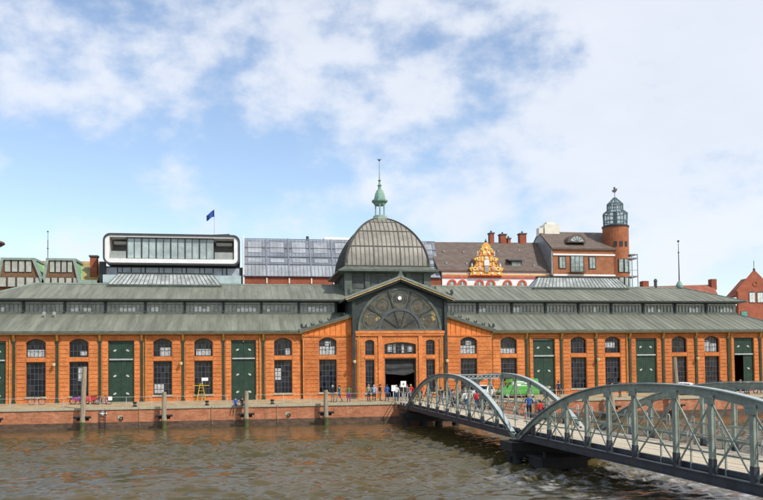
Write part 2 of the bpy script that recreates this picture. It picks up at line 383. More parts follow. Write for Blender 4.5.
def glazing(mb, x0, x1, z0, z1, y, nx, nz, rng, tilt=.004, top=None):
    for i in range(nx):
        for j in range(nz):
            a = x0+(x1-x0)*i/nx; b = x0+(x1-x0)*(i+1)/nx; c = z0+(z1-z0)*j/nz; d = z0+(z1-z0)*(j+1)/nz
            t = [rng.uniform(-tilt, tilt) for _ in range(3)]; mb.cur = rng.choice((0,0,0,0,0,0,1,1,1,2)) if nz in (3, 6) else 0
            mb.add([(a,y+t[0]-t[1],c),(b,y+t[0]+t[1],c),(b,y+t[0]+t[1]+t[2],d),(a,y+t[0]-t[1]+t[2],d)], [(0,1,2,3)])
rng = random.Random(4)
def make_window(xc, y, w=2.0, lo=(.95, 4.68), hi=(5.2, 7.2), nx=5, parent=HALL, wide=1.0, rise=.42, bright=None, lower=True):
    x0, x1 = xc-w/2, xc+w/2; yg = y+.30
    for kind, (z0, z1) in (('lower', lo), ('upper', hi)):
        if kind == 'lower' and not lower: continue
        f = MB(); t = .07
        f.box(x0, x0+t, y+.2, y+.34, z0, z1-(rise if kind == 'upper' else 0)); f.box(x1-t, x1, y+.2, y+.34, z0, z1-(rise if kind == 'upper' else 0))
        f.box(x0+t, x1-t, y+.2, y+.34, z0, z0+t)
        if kind == 'upper':
            o = segtop(x0, x1, z1-rise, rise); i_ = segtop(x0+t, x1-t, z1-rise-.03, rise-.04); f.ring(o, i_, y+.2, y+.34, closed=False)
        else: f.box(x0+t, x1-t, y+.2, y+.34, z1-t, z1)
        wo = f.build('window', m_iron, parent)
        gl = MB(); nz = 6 if kind == 'lower' else 3
        glazing(gl, x0+t*.5, x1-t*.5, z0+t*.5, z1-.02, yg, nx, nz, rng); gl.build('pane', [m_glass, m_glass2, m_glass3], wo)
        b = MB()
        for i in range(1, nx): xx = x0+w*i/nx; b.box(xx-.018, xx+.018, y+.255, y+.285, z0+t, z1-.1)
        for j in range(1, nz): zz = z0+(z1-z0)*j/nz; b.box(x0+t, x1-t, y+.26, y+.285, zz-.02, zz+.02)
        b.build('glazing_bar', m_wbar, wo)
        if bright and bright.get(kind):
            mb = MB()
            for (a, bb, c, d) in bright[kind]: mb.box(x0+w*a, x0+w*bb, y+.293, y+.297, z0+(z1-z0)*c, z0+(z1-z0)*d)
            mb.build('reflection_curtain', m_reflection_curtain, wo)  # painted bright reflections low in the arched windows, plus curtains
        if kind == 'lower': MB().box(x0-.12, x1+.12, y-.14, y+.2, z0-.16, z0-.003).build('sill', m_stone, wo)
m_emblem = M('worn_white_emblem', (.50,.50,.46), .7, .3, 9)
def make_door(xc, y, open_leaf=False):
    w = 2.75; x0, x1 = xc-w/2, xc+w/2
    d = MB().box(x0, x0+.12, y+.12, y+.3, QZ+.02, 7.0).box(x1-.12, x1, y+.12, y+.3, QZ+.02, 7.0).box(x0+.12, x1-.12, y+.12, y+.3, 6.88, 7.0).build('door', m_dgreen, HALL)
    MB().box(x0+.12, x1-.12, y+.02, y+.3, 4.84, 5.0).build('transom', m_rail, d)
    for s in (0, 1):
        a, b = (x0+.12, xc-.015) if s == 0 else (xc+.015, x1-.12)
        for (z0, z1, n) in ((QZ+.04, 4.82, 'lower'), (5.02, 6.86, 'upper')):
            if open_leaf and s == 0 and n == 'lower':
                MB().box(a, a+.07, y+.3, y+1.5, z0, z1).build('leaf', m_dgreen, d); continue
            lf = MB().box(a, b, y+.2, y+.27, z0, z1)
            for q in range(1, 5): xx = a+(b-a)*q/5; lf.box(xx-.012, xx+.012, y+.185, y+.2, z0+.08, z1-.08)
            lf.box(a+.03, b-.03, y+.18, y+.2, z0+.03, z0+.14); lf.box(a+.03, b-.03, y+.18, y+.2, z1-.14, z1-.03)
            lf.build('leaf', m_dgreen, d)
            for zz in ((5.9,) if n == 'upper' else (1.15, 3.1)):
                xx = (a+b)/2+(.04 if s else -.04); tl = -.12 if s else .12
                pts = [(xx+.19*math.cos(q_)*math.cos(tl*4)-.105*math.sin(q_)*math.sin(tl*4), zz+.19*math.cos(q_)*math.sin(tl*4)+.105*math.sin(q_)*math.cos(tl*4)) for q_ in [2*math.pi*i/10 for i in range(10)]]
                MB().prism(pts, y+.14, y+.18).build('emblem', m_emblem, d)
wallN = 0
kinds = ['w', 'd', 'w', 'w', 'd', 'w', 'w', 'd', 'w']
brights = {(-1,8):None, (-1,6):{'upper':[(.05,.95,0,.42)]}, (-1,5):{'lower':[(.45,.8,.45,.85)],'upper':[(.55,.9,.1,.35)]}, (-1,3):{'upper':[(.35,.95,.02,.5)],'lower':[(.05,.55,.05,.32)]},
           (-1,2):{'upper':[(.1,.9,.05,.4)]}, (-1,0):{'upper':[(.65,.92,.05,.4)],'lower':[(.05,.4,.4,.75)]},
           (1,0):{'upper':[(.05,.95,.0,.35)]}, (1,3):{'upper':[(.1,.7,.3,.7)]}, (1,6):{'upper':[(.1,.45,.05,.75),(.5,.9,.05,.55)]}}
for s in (-1, 1):
    for k in range(NB):
        a, b = XP[k], XP[k+1]; x0, x1 = (a, b) if s > 0 else (-b, -a); xc = (x0+x1)/2
        if k == 8: xc = s*(46.64+2.2)
        wm = MB(); bd = MB()
        if kinds[k] == 'w':
            opening_wall(wm, x0, x1, 0, .5, QZ, ZT, [(xc-1, xc+1, .95, 4.68, 0), (xc-1, xc+1, 5.2, 7.2, .42)])
            for (p, q) in ((x0+.24, xc-1.06), (xc+1.06, x1-.24)): bands(bd, p, q, 0, .62, 7.05)
            bands(bd, xc-1.0, xc+1.0, 0, 4.74, 5.15, h=.38)
            top = segtop(xc-1.06, xc+1.06, 6.80, .44); bd.ring(top, [(x, z+.20) for x, z in top], -.05, .01, closed=False)
        else:
            opening_wall(wm, x0, x1, 0, .5, QZ, ZT, [(xc-1.375, xc+1.375, QZ+.01, 7.0, 0)])
            for (p, q) in ((x0+.24, xc-1.42), (xc+1.42, x1-.24)): bands(bd, p, q, 0, .62, 7.05)
        bd.box(x0+.2, x1-.2, -.07, .01, 7.26, 7.50)
        bd.box(x0+.2, min(xc-1.4, x1) if kinds[k] == 'd' else x1-.2, -.08, .01, QZ+.02, .56)
        if kinds[k] == 'd': bd.box(xc+1.4, x1-.2, -.08, .01, QZ+.02, .56)
        wo = wm.build('wall', m_orange, HALL); bd.build('brick_banding', m_orange, wo)
        if kinds[k] == 'w': make_window(xc, 0, bright=brights.get((s, k)))
        else: make_door(xc, 0, open_leaf=(s == 1 and k == 7))
    for k in range(NB):
        x = s*XP[k]
        if k == 0: y = -.06
        else: y = 0
        cl_ = MB().box(x-.12, x+.12, y-.13, y-.002, QZ, 7.0).box(x-.2, x+.2, y-.17, y-.132, QZ, .5).box(x-.2, x+.2, y-.17, y-.132, 6.8, 7.0).build('iron_column', m_dgreen, HALL)
        MB().prism_x([(y-.03, 6.95), (y-.17, 6.97), (y-.45, 7.45), (y-.45, 7.62), (y-.03, 7.62)], x-.11, x+.11).build('bracket', m_ochre, cl_)
        if k in (1, 4, 7): MB().tube((x+s*.42*(1 if k != 4 else -1), -.16, QZ), (x+s*.42*(1 if k != 4 else -1), -.16, 7.6), .06, 8).build('drainpipe', m_ochre, HALL)
# gutter and eaves
for s in (-1, 1):
    xa, xb = sorted((s*11.25, s*51.75))
    MB().box(xa, xb, -.62, -.5, 7.70, 7.84).box(xa, xb, -.5, .5, 7.63, 7.76).build('soffit', m_ochre_l, HALL)
# other walls of the hall
MB().box(-51, -50.5, .5, 23, QZ, ZT).box(50.5, 51, .5, 23, QZ, ZT).box(-50.5, 50.5, 22.5, 23, QZ, ZT).build('rear_wall', m_orange, HALL)

# lower roof
def lz(y): return 8.02+(y+.65)*.395
Zc = lz(5.0)
lr = MB()
OX, IX = 51.8, 47.0
lr.slab([(-OX,-.65,8.02),(-11.3,-.65,8.02),(-11.3,5,Zc),(-IX,5,Zc)], .16)
lr.slab([(11.3,-.65,8.02),(OX,-.65,8.02),(IX,5,Zc),(11.3,5,Zc)], .16)
for s_ in (-1, 1): lr.slab([(s_*5.5,.45,lz(.45)),(s_*11.3,.45,lz(.45)),(s_*11.3,5,Zc),(s_*5.5,5,Zc)][::s_], .16)
lr.slab([(OX,23.65,8.02),(-OX,23.65,8.02),(-IX,18,Zc),(IX,18,Zc)], .16)
lr.slab([(-OX,23.65,8.02),(-OX,-.65,8.02),(-IX,5,Zc),(-IX,18,Zc)], .16)
lr.slab([(OX,-.65,8.02),(OX,23.65,8.02),(IX,18,Zc),(IX,5,Zc)], .16)
lro = lr.build('lower_roof', m_roof, HALL)
sm = MB()
for i in range(-62, 63):
    x = i*.8
    if abs(x) < 11: continue
    ye = 5 if abs(x) < IX else 5-(abs(x)-IX)*5.65/4.8
    if ye < -.3: continue
    sm.bar((x,-.66,lz(-.66)+.012), (x,ye,lz(ye)+.012), .035, .03)
sm.build('roof_seam', m_roof, lro)
MB().box(-OX, -11.3, -.70, -.655, 7.80, 8.03).box(11.3, OX, -.70, -.655, 7.80, 8.03).build('eave_edge', m_iron_g, lro)
hp = MB()
for s in (-1, 1): hp.bar((s*OX,-.65,8.06), (s*IX,5,Zc+.05), .22, .10)
hp.build('hip_flashing', m_verd_l, lro)

# clerestory
ZU = 11.90
cw = MB(); cw.box(-IX, IX, 5.0, 5.3, Zc-.3, Zc+.22); cw.box(-IX, IX, 5.0, 5.3, ZU-.22, ZU)
cw.box(-IX, -IX+.3, 5.3, 18, Zc-.3, ZU).box(IX-.3, IX, 5.3, 18, Zc-.3, ZU).box(-IX, IX, 18, 18.3, Zc-.3, ZU)
cwo = cw.build('clerestory_wall', m_iron_g, HALL)
rc = random.Random(12)
nxw = 21; step = 2*IX/ nxw
for i in range(nxw):
    x0 = -IX+i*step; x1 = x0+step
    MB().box(x0-.13 if i else x0, x0+.13, 4.9, 5.1, Zc+.22, ZU-.22).build('clerestory_post', m_iron, HALL)
    if abs((x0+x1)/2) < 4.5: continue
    wf = MB().box(x0+.13, x1-.13, 5.04, 5.16, Zc+.22, Zc+.30).box(x0+.13, x1-.13, 5.04, 5.16, ZU-.50, ZU-.42)
    for q in range(1, 9): xx = x0+.13+(step-.26)*q/9; wf.box(xx-.03, xx+.03, 5.04, 5.14, Zc+.30, ZU-.50)
    wo = wf.build('clerestory_window', m_iron_l, HALL)
    pn = MB(); glazing(pn, x0+.13, x1-.13, Zc+.22, ZU-.22, 5.17, 9, 2, rc, .01); pn.build('pane', m_glass_c, wo)
    if rc.random() < .8:
        mp = MB(); st = rc.randrange(0, 5); n = rc.randrange(2, 7)
        for q in range(st, min(9, st+n)):
            if rc.random() < .2: continue
            a = x0+.13+(step-.26)*q/9; mp.box(a+.045, a+(step-.26)/9-.045, 5.118, 5.124, Zc+.32, Zc+.32+.62*rc.uniform(.55, 1.0))
        if mp.v: mp.build('milky_pane', m_glass_w, wo)
# upper roof
UX, RX, RY, RZ_ = 47.8, 42.8, 11.5, 14.45
ur = MB()
A = (-UX,4.15,ZU+.06); Bq = (UX,4.15,ZU+.06); C_ = (UX,18.85,ZU+.06); D_ = (-UX,18.85,ZU+.06); E_ = (-RX,RY,RZ_); F_ = (RX,RY,RZ_)
ur.slab([A,Bq,F_,E_], .14); ur.slab([C_,D_,E_,F_], .14); ur.slab([D_,A,E_], .14); ur.slab([Bq,C_,F_], .14)
uro = ur.build('upper_roof', m_roof, HALL)
MB().box(-UX, UX, 4.08, 4.14, ZU-.12, ZU+.08).build('eave_edge', m_iron, uro)
sm = MB()
for i in range(-58, 59):
    x = i*.8
    ye = RY if abs(x) < RX else RY-(abs(x)-RX)*(RY-4.15)/(UX-RX)
    if abs(x) < 5.5 or ye < 4.6: continue
    f = lambda y: ZU+.06+(y-4.15)*(RZ_-ZU-.06)/(RY-4.15)
    sm.bar((x,4.16,f(4.16)+.012), (x,ye,f(ye)+.012), .035, .03)
sm.build('roof_seam', m_roof, uro)
rd = MB()
rd.bar((-RX,RY,RZ_+.05), (RX,RY,RZ_+.05), .3, .14)
for s in (-1, 1): rd.bar((s*RX,RY,RZ_+.05), (s*UX,4.15,ZU+.10), .22, .12)
rd.build('ridge_flashing', m_verd_l, uro)
# ridge skylights
for s in (-1, 1):
    xa, xb = sorted((s*20.5, s*34.1)); ta, tb = xa+1.1, xb-1.1; z0, z1 = 14.25, 15.72
    sk = MB().box(xa, xb, RY-1.55, RY+1.55, z0-.35, z0).build('skylight', m_iron_g, HALL)
    n = 26
    fr = MB(); gp = MB()
    for sy in (-1, 1):
        for i in range(n+1):
            f = i/n; p = (xa+(xb-xa)*f, RY+sy*1.5, z0); q = (ta+(tb-ta)*f, RY+sy*.35, z1)
            fr.bar(p, q, .08, .08)
            if i < n:
                f2 = (i+1)/n; p2 = (xa+(xb-xa)*f2, RY+sy*1.5, z0); q2 = (ta+(tb-ta)*f2, RY+sy*.35, z1); j = rc.uniform(-.02, .02)
                gp.add([p, p2, (q2[0],q2[1],q2[2]+j), (q[0],q[1],q[2]+j)], [(0,1,2,3)])
    for xe, te in ((xa, ta), (xb, tb)): gp.add([(xe,RY-1.5,z0),(xe,RY+1.5,z0),(te,RY+.35,z1),(te,RY-.35,z1)], [(0,1,2,3)])
    fr.build('glazing_bar', m_iron_g, sk); gp.build('pane', m_skyl, sk)
    MB().box(ta-.15, tb+.15, RY-.42, RY+.42, z1, z1+.16).build('ridge_cap', m_iron, sk)
    MB().box(xa-.15, xb+.15, RY-1.62, RY-1.5, z0-.12, z0+.06).build('curb', m_iron_g, sk)

# wings beside the portal (half gables)
def wz(x): return 9.72-(abs(x)-5.4)*.305
for s in (-1, 1):
    xa, xb = sorted((s*5.55, s*11.2)); xc = s*8.35; Y = -.4
    w = MB(); opening_wall(w, xa, xb, Y, .4, QZ, 7.45, [(xc-1, xc+1, .95, 4.68, 0), (xc-1, xc+1, 5.2, 7.2, .42)])
    wo = w.build('wing_wall', m_orange, HALL)
    bd = MB()
    for (p, q) in ((xa+.2, xc-1.06), (xc+1.06, xb-.1)): bands(bd, p, q, Y, .62, 7.05)
    bands(bd, xc-1, xc+1, Y, 4.74, 5.15, h=.38); bd.box(xa+.1, xb-.05, Y-.09, Y+.01, 7.30, 7.46)
    top = segtop(xc-1.06, xc+1.06, 6.80, .44); bd.ring(top, [(x, z+.20) for x, z in top], Y-.05, Y+.01, closed=False)
    bd.build('brick_banding', m_orange, wo)
    pts = [(xa, 7.45), (xb, 7.45), (xb, wz(xb)-.12), (xa, wz(xa)-.12)]
    MB().prism(pts, Y+.06, .4).build('gable_panel', m_orange_trim, HALL)
    n = 9
    for i in range(n):
        a = xa+(xb-xa)*i/n+.04; b = xa+(xb-xa)*(i+1)/n-.04
        MB().prism([(a, 7.47), (b, 7.47), (b, wz(b)-.22), (a, wz(a)-.22)], Y, Y+.055).build('board', m_orange_trim, HALL)
    make_window(xc, Y, bright={'upper': [(.05, .95, 0, .5), (.35, .7, .55, .8)]})
    rf = MB().slab([(s*5.4, -.75, wz(5.4)+.22), (s*11.45, -.75, wz(11.45)+.22), (s*11.45, -.5, wz(11.45)+.22), (s*5.4, 4.2, wz(5.4)+.22)][::s], .2).build('wing_roof', m_roof, HALL)
    cp = MB().bar((s*5.5, -.72, wz(5.5)+.12), (s*11.6, -.72, wz(11.6)+.12), .22, .30).build('coping', m_iron_g, rf)
    MB().bar((s*5.55, -.70, wz(5.55)-.09), (s*11.5, -.70, wz(11.5)-.09), .12, .10).build('verge_board', m_ochre_l, rf)
    for i in range(6):
        x = 11.0-i*.95; z = wz(x)+.32; k = 1.5 if i == 0 else .8
        pts = [(-.28*k,-.05), (.26*k,-.05), (.34*k,.16*k), (.24*k,.33*k), (.12*k,.22*k), (.16*k,.10*k), (0,.06*k), (-.08*k,.24*k), (-.20*k,.34*k), (-.16*k,.15*k)]
        MB().prism([(s*x+px_*s, z+pz_) for px_, pz_ in pts][::s], -.78, -.66).build('roof_ornament', m_iron, rf)
    # side of the transept above the wing
    sx0, sx1 = sorted((s*5.3, s*5.55)); MB().box(sx0, sx1, -.95, 6.2, 7.5, 11.85).build('transept_side', m_iron, HALL)

# portal front
PY = -1.0
p = MB()
for (xa, xb, ops) in ((-5.55,-2.6,[(-4.1,-3.05,.8,4.6,0),(-4.1,-3.05,5.15,6.9,.2)]), (2.6,5.55,[(3.05,4.1,.8,4.6,0),(3.05,4.1,5.15,6.9,.2)]), (-2.6,2.6,[(-1.85,1.85,QZ+.01,4.75,0),(-1.85,1.85,5.25,6.62,.25)])):
    opening_wall(p, xa, xb, PY, PY+.6, QZ, 7.6, ops)
po = p.build('portal_wall', m_orange, HALL)
bd = MB()
for s in (-1, 1):
    for (a, b) in ((2.02, 2.95), (4.2, 4.62)):
        x0, x1 = sorted((s*a, s*b)); bands(bd, x0, x1, PY, .3, 7.0, pr=.03)
    x0, x1 = sorted((s*2.15, s*2.60)); bd.box(x0, x1, PY-.13, PY+.01, QZ, 7.45)
    x0, x1 = sorted((s*3.0, s*4.15)); bd.box(x0, x1, PY-.07, PY+.01, 4.72, 5.0)
bd.box(-1.9, 1.9, PY-.07, PY+.01, 4.86, 5.1)
bd.box(-5.2, 5.2, PY-.16, PY+.01, 7.36, 7.62); bd.box(-5.25, 5.25, PY-.22, PY+.01, 7.62, 7.93)
bd.build('brick_banding', m_orange, po)
MB().box(-5.55, 5.55, PY+.02, PY+.6, 7.6, 7.93).build('lintel', m_orange_trim, HALL)
for s in (-1, 1): make_window(s*3.575, PY, w=1.05, lo=(.8, 4.6), hi=(5.15, 6.9), nx=3, rise=.2)
make_window(0, PY, w=3.7, lo=(0, 0), hi=(5.25, 6.62), nx=9, rise=.25, lower=False, bright={'upper': [(.1, .25, .2, .8), (.3, .36, .1, .9), (.55, .63, .1, .8), (.75, .9, .2, .7)]})
# entrance: dark doorway with a gathered curtain
dr = MB().box(-1.85, -1.70, PY+.25, PY+.45, QZ, 4.75).box(1.70, 1.85, PY+.25, PY+.45, QZ, 4.75).box(-1.7, 1.7, PY+.25, PY+.45, 4.6, 4.75).build('entrance_frame', m_iron, HALL)
cu = MB(); nx_, nz_ = 30, 10
for j in range(nz_+1):
    for i in range(nx_+1):
        u = i/nx_; v = j/nz_; sag = .35*math.sin(math.pi*u)*v
        cu.v.append((-1.68+3.36*u, PY+.5-.10*math.sin(v*14+u*2)*(.3+v)-.25*v, 4.58-1.55*v-sag*.6+.05*math.sin(u*9+v*5)))
for j in range(nz_):
    for i in range(nx_):
        q = j*(nx_+1)+i; cu.f.append((q, q+1, q+nx_+2, q+nx_+1)); cu.mi.append(0)
cu.build('curtain', M('grey_curtain', (.032,.032,.034), .8, .3, 2), dr, smooth=True)
# gable with the fan window
GZ = 8.0; GR = 4.72
gb = MB().prism([(-5.5, 7.94), (5.5, 7.94), (5.5, 11.75), (0, 13.75), (-5.5, 11.75)], PY+.1, PY+.4).build('gable', m_iron, HALL)
lun = MB().ring(arc(0, GZ, GR+.22, 0, math.pi, 40), arc(0, GZ, GR-.06, 0, math.pi, 40), PY-.06, PY+.1, closed=False).box(-GR-.22, GR+.22, PY-.10, PY+.1, GZ-.06, GZ+.16).build('fan_window', m_iron_g, HALL)
m_fan = M('fan_glass', (.07,.066,.052), .2, .55, 1.1, dirt=(.16,.12,.05), dscale=1.3, damt=.6, spec=.4)
m_fan2 = M('amber_reflection', (.34,.22,.06), .25, .45, 1.6, spec=.5)  # ochre tint paints yellowish reflections on the fan window
m_fan3 = M('brown_glass', (.10,.078,.045), .25, .5, 1.6, spec=.5)
fg = random.Random(5)
angs = [0, 33, 73, 107, 145, 180]
for k in range(5):
    a0, a1 = R(angs[k]), R(angs[k+1])
    for (ri, ro) in ((.1, 2.3), (2.6, GR-.06)):
        m_ = m_fan
        MB().prism(arc(0, GZ, ro, a0+.02, a1-.02, 10)+arc(0, GZ, ri, a1-.02, a0+.02, 10), PY+.03, PY+.09).build('pane', m_, lun)
    am = (a0+a1)/2; cx, cz = 3.55*math.cos(am), GZ+3.55*math.sin(am)
    for (r1, r2, mm) in ((.98, .86, m_iron_g), (.52, .44, m_iron_g)):
        MB().ring(arc(cx, cz, r1, 0, 2*math.pi, 24)[:-1], arc(cx, cz, r2, 0, 2*math.pi, 24)[:-1], PY-.02, PY+.0285).build('tracery_ring', mm, lun)
    if k != 2:
        MB().prism(arc(cx, cz, .43, 0, 2*math.pi, 20)[:-1], PY+.0, PY+.025).build('rosette', m_fan3, lun)
    for q in range(6):
        aa = am+fg.uniform(-.36, .36)*(a1-a0); rr = fg.choice((2.85, 3.0, 4.25, 4.4)); da = .07; dr_ = .13+.1*fg.random()
        MB().prism(arc(0, GZ, rr+dr_, aa-da, aa+da, 3)+arc(0, GZ, rr-dr_, aa+da, aa-da, 3), PY+.012-.0007*(q+6*k), PY+.029).build('tint_patch', m_fan2 if (k in (0, 4) and q % 2 == 0) else m_fan3, lun)  # amber patches are reflections painted over the dark glass
MB().prism(arc(0, GZ+3.72, .23, 0, 2*math.pi, 20)[:-1], PY-.08, PY+.02).build('roundel', m_white, lun)
rr_ = MB().ring(arc(0, GZ, 2.62, 0, math.pi, 30), arc(0, GZ, 2.30, 0, math.pi, 30), PY-.08, PY+.09, closed=False)
rr_.ring(arc(0, GZ, 2.05, 0, math.pi, 30), arc(0, GZ, 1.98, 0, math.pi, 30), PY-.0, PY+.029, closed=False)
rr_.build('inner_arch', M('blue_grey_iron', (.075,.088,.10), .5, .2, 2), lun)
for a in angs[1:5]:
    MB().bar((0, PY-.02, GZ+.1), (math.cos(R(a))*GR, PY-.02, GZ+math.sin(R(a))*GR), .09, .09, ref=(0,1,0)).build('spoke', m_iron, lun)
for s in (-1, 1):
    MB().box(s*5.42-.17, s*5.42+.17, PY-.2, PY-.002, QZ, 11.7).build('iron_column', m_iron, HALL)
    MB().tube((s*4.86, PY-.30, QZ), (s*4.86, PY-.30, 7.3), .07, 8).build('drainpipe', m_ochre, HALL)
gr = MB()
def gslope(s, off): return [(0, -1.75, 14.18+off), (0, 6.2, 14.18+off), (s*6.35, 6.2, 11.72+off), (s*6.35, -1.75, 11.72+off)]
for s in (-1, 1): gr.slab(gslope(s, 0)[::-s], .16)
gro = gr.build('gable_roof', m_roof, HALL)
vb = MB(); vg = MB(); vd = MB()
for s in (-1, 1):
    vb.bar((0, -1.79, 14.14), (s*6.5, -1.79, 11.64), .10, .22); vg.bar((s*.02, -1.72, 13.90), (s*6.35, -1.72, 11.46), .10, .15)
    vd.bar((s*.02, -1.55, 13.72), (s*6.2, -1.55, 11.32), .10, .25)
vb.build('verge_flashing', m_iron_l, gro); vg.build('verge_board', m_ochre_l, gro); vd.build('fascia', m_iron, gro)
MB().prism([(-.45,14.1),(.45,14.1),(.2,14.45),(.12,14.85),(-.12,14.85),(-.2,14.45)], -1.8, -1.6).build('finial', m_iron_g, gro)
for s in (-1, 1):
    for x, k in ((5.7, 1.0), (3.9, .5), (2.2, .5), (1.2, .4)):
        z = 14.2-x*.387
        MB().prism([(s*(x+a*k), z+b*k) for a, b in ((-.4,-.05),(.35,-.05),(.55,.35),(.35,.75),(.1,.55),(.25,.3),(0,.2),(-.3,.45))][::s], -1.8, -1.66).build('roof_ornament', m_iron, gro)

# drum and dome
DC = 11.5; HW = 5.4
dm = MB()
dm.box(-HW+.25, HW-.25, DC-HW+.25, DC+HW-.25, 9.5, 15.7)
dro = dm.build('drum', m_iron_g, HALL)
for sx, sy in ((-1,-1),(1,-1),(1,1),(-1,1)):
    cx, cy = sx*(HW-.4), DC+sy*(HW-.4); MB().box(cx-.45, cx+.45, cy-.45, cy+.45, 9.5, 15.6).build('corner_pier', m_iron_g, dro)
for fx in (-2.6, 2.6):
    MB().box(fx-.32, fx+.32, DC-HW+.02, DC-HW+.25, 9.5, 15.6).build('pier', m_iron_g, dro)
for sy in (-2.6, 2.6):
    MB().box(-HW+.02, -HW+.25, DC+sy-.32, DC+sy+.32, 9.5, 15.6).build('pier', m_iron_g, dro)
    MB().box(HW-.25, HW-.02, DC+sy-.32, DC+sy+.32, 9.5, 15.6).build('pier', m_iron_g, dro)
dwin = MB()
for (a, b) in ((-4.4,-3.05),(-2.15,2.15),(3.05,4.4)):
    dwin.box(a, b, DC-HW+.19, DC-HW+.252, 13.6, 15.2)
    dwin.box(-HW+.19, -HW+.252, DC+a, DC+b, 13.0, 15.2); dwin.box(HW-.252, HW-.19, DC+a, DC+b, 13.0, 15.2)
dwin.build('louvre_panel', M('drum_panel', (.075,.085,.08), .6, .3, 1.2), dro)
def sqloop(h, z): return [(-h,DC-h,z),(h,DC-h,z),(h,DC+h,z),(-h,DC+h,z)]
def loft(mb, loops, cap=True):
    n = len(loops[0]); vs = [p for l in loops for p in l]; fs = []
    for k in range(len(loops)-1):
        for i in range(n): j = (i+1)%n; fs.append((k*n+i, k*n+j, (k+1)*n+j, (k+1)*n+i))
    if cap: fs += [tuple(range(n))[::-1], tuple(range((len(loops)-1)*n, len(loops)*n))]
    return mb.add(vs, fs)
MB_c = MB(); loft(MB_c, [sqloop(5.5,15.45), sqloop(6.0,15.6), sqloop(6.28,15.62), sqloop(6.28,15.85), sqloop(6.0,15.95), sqloop(5.5,16.25), sqloop(5.35,16.3)])
MB_c.build('cornice', m_iron_g, dro)
DH, D0, DZ = 7.05, 5.3, 16.28
def dprof(t): return D0*max(0, 1-t**1.8)**.62
ts = [i/28*.975 for i in range(29)]
dg = MB(); loft(dg, [sqloop(dprof(t), DZ+t*DH) for t in ts])
dome = dg.build('dome', m_dome, HALL)
db = MB(); dbh = MB()
def face_pt(side, x, h, z, off):
    h2 = h+off
    return {0:(x, DC-h2, z), 1:(h2, DC+x, z), 2:(x, DC+h2, z), 3:(-h2, DC+x, z)}[side]
for side in range(4):
    for i in range(-9, 10):
        x = i*.56; prev = None; heavy = abs(i) == 3; dbh = MB()
        for t in ts:
            h = dprof(t)
            if h < abs(x)+.02: break
            q = face_pt(side, x, h, DZ+t*DH+.01, .02)
            if prev: (dbh if heavy else db).bar(prev, q, .14 if heavy else .075, .12 if heavy else .06)
            prev = q
        if heavy: dbh.build('rib', m_domebar, dome)
    for t in (.02, .38, .68, .88):
        h = dprof(t); db.bar(face_pt(side, -h, h, DZ+t*DH, .03), face_pt(side, h, h, DZ+t*DH, .03), .10, .10)
for sx, sy in ((-1,-1),(1,-1),(1,1),(-1,1)):
    hip = MB()
    for a, b in zip(ts, ts[1:]):
        ha, hb = dprof(a), dprof(b); hip.bar((sx*ha, DC+sy*ha, DZ+a*DH), (sx*hb, DC+sy*hb, DZ+b*DH), .24, .24)
    hip.build('hip_rib', m_domebar, dome)
db.build('glazing_bar', m_domebar, dome)
# lantern
LZ = DZ+.97*DH
ln = MB().lathe([(1.25,-.15),(1.25,.12),(.95,.25),(.9,.55)], (0,DC,LZ), 8, R(22.5)).build('lantern', m_verd_l, HALL)
for k in range(6):
    a = R(60*k+20)
    MB().tube((math.cos(a)*.64, DC+math.sin(a)*.64, LZ+.5), (math.cos(a)*.64, DC+math.sin(a)*.64, LZ+2.1), .09, 6).build('lantern_post', m_verd, ln)
MB().lathe([(.70,1.95),(.82,2.2),(1.08,2.42),(1.1,2.6),(.78,2.66),(.74,3.0),(.62,3.5),(.45,3.9),(.22,4.1),(.2,4.45),(.3,4.6),(.15,4.8),(.1,5.1),(.22,5.25),(.1,5.42),(.06,5.6),(.03,7.9)], (0,DC,LZ), 8, R(22.5)).build('lantern_roof', m_verd, ln)
MB().ball((0,DC,LZ+7.95), .13).prism([(-.3,LZ+8.02),(.3,LZ+8.02),(.3,LZ+8.10),(-.3,LZ+8.10)], DC-.02, DC+.02).build('weather_vane', m_iron, ln)
# small roof fittings
vt = MB().tube((38.9, RY, RZ_), (38.9, RY, RZ_+.9), .22, 8).tube((38.9,RY,RZ_+.9),(38.9,RY,RZ_+1.25),.3,8,.15).build('vent_pipe', m_slate, HALL)
# loud-hailers on the left roof
for x in (-40.0, -38.9):
    MB().lathe([(.10,0),(.12,.25),(.38,.5)], (0,0,0), 10)
    MB().tube((x, 4.0, lz(4)), (x, 4.0, lz(4)+.35), .05, 6).tube((x,4.05,lz(4)+.45),(x,3.72,lz(4)+.42),.08,10,.2).build('vent_cowl', m_rail, HALL)
# wall lamps
for i, x in enumerate((-38.07, -24.7, -5.9, 5.9, 24.6, 37.8)):
    yb = 0 if abs(x) > 11 else -.4
    if abs(x) < 6: x = math.copysign(5.42, x); yb = PY-.07
    lo = thing('wall_lamp', '', 'lamp', (x, yb-.45, 4.3), 'lanterns on the hall front')
    lo['label'] = ['small amber lantern on the iron column beside the leftmost parked bicycle', 'small amber lantern on the column by the yellow stepladder', 'small lantern on the left post of the entrance front',
                   'small lantern on the right post of the entrance front', 'small amber lantern on the column between the two windows right of the closed green door', 'small amber lantern on the column near the half-open green door'][i]
    MB().tube((x, yb-.12, 4.75), (x, yb-.45, 4.75), .03, 6).tube((x,yb-.45,4.75),(x,yb-.45,4.6),.03,6).build('arm', m_iron, lo)
    MB().lathe([(.10,0),(.17,.08),(.19,.3),(.08,.36)], (x,yb-.45,4.22), 10).build('lamp_glass', M('amber_lamp_glass', (.6,.5,.28), .3, .1, 3), lo)

# ------------------------------------------------------------------ buildings behind
BY = 40.0
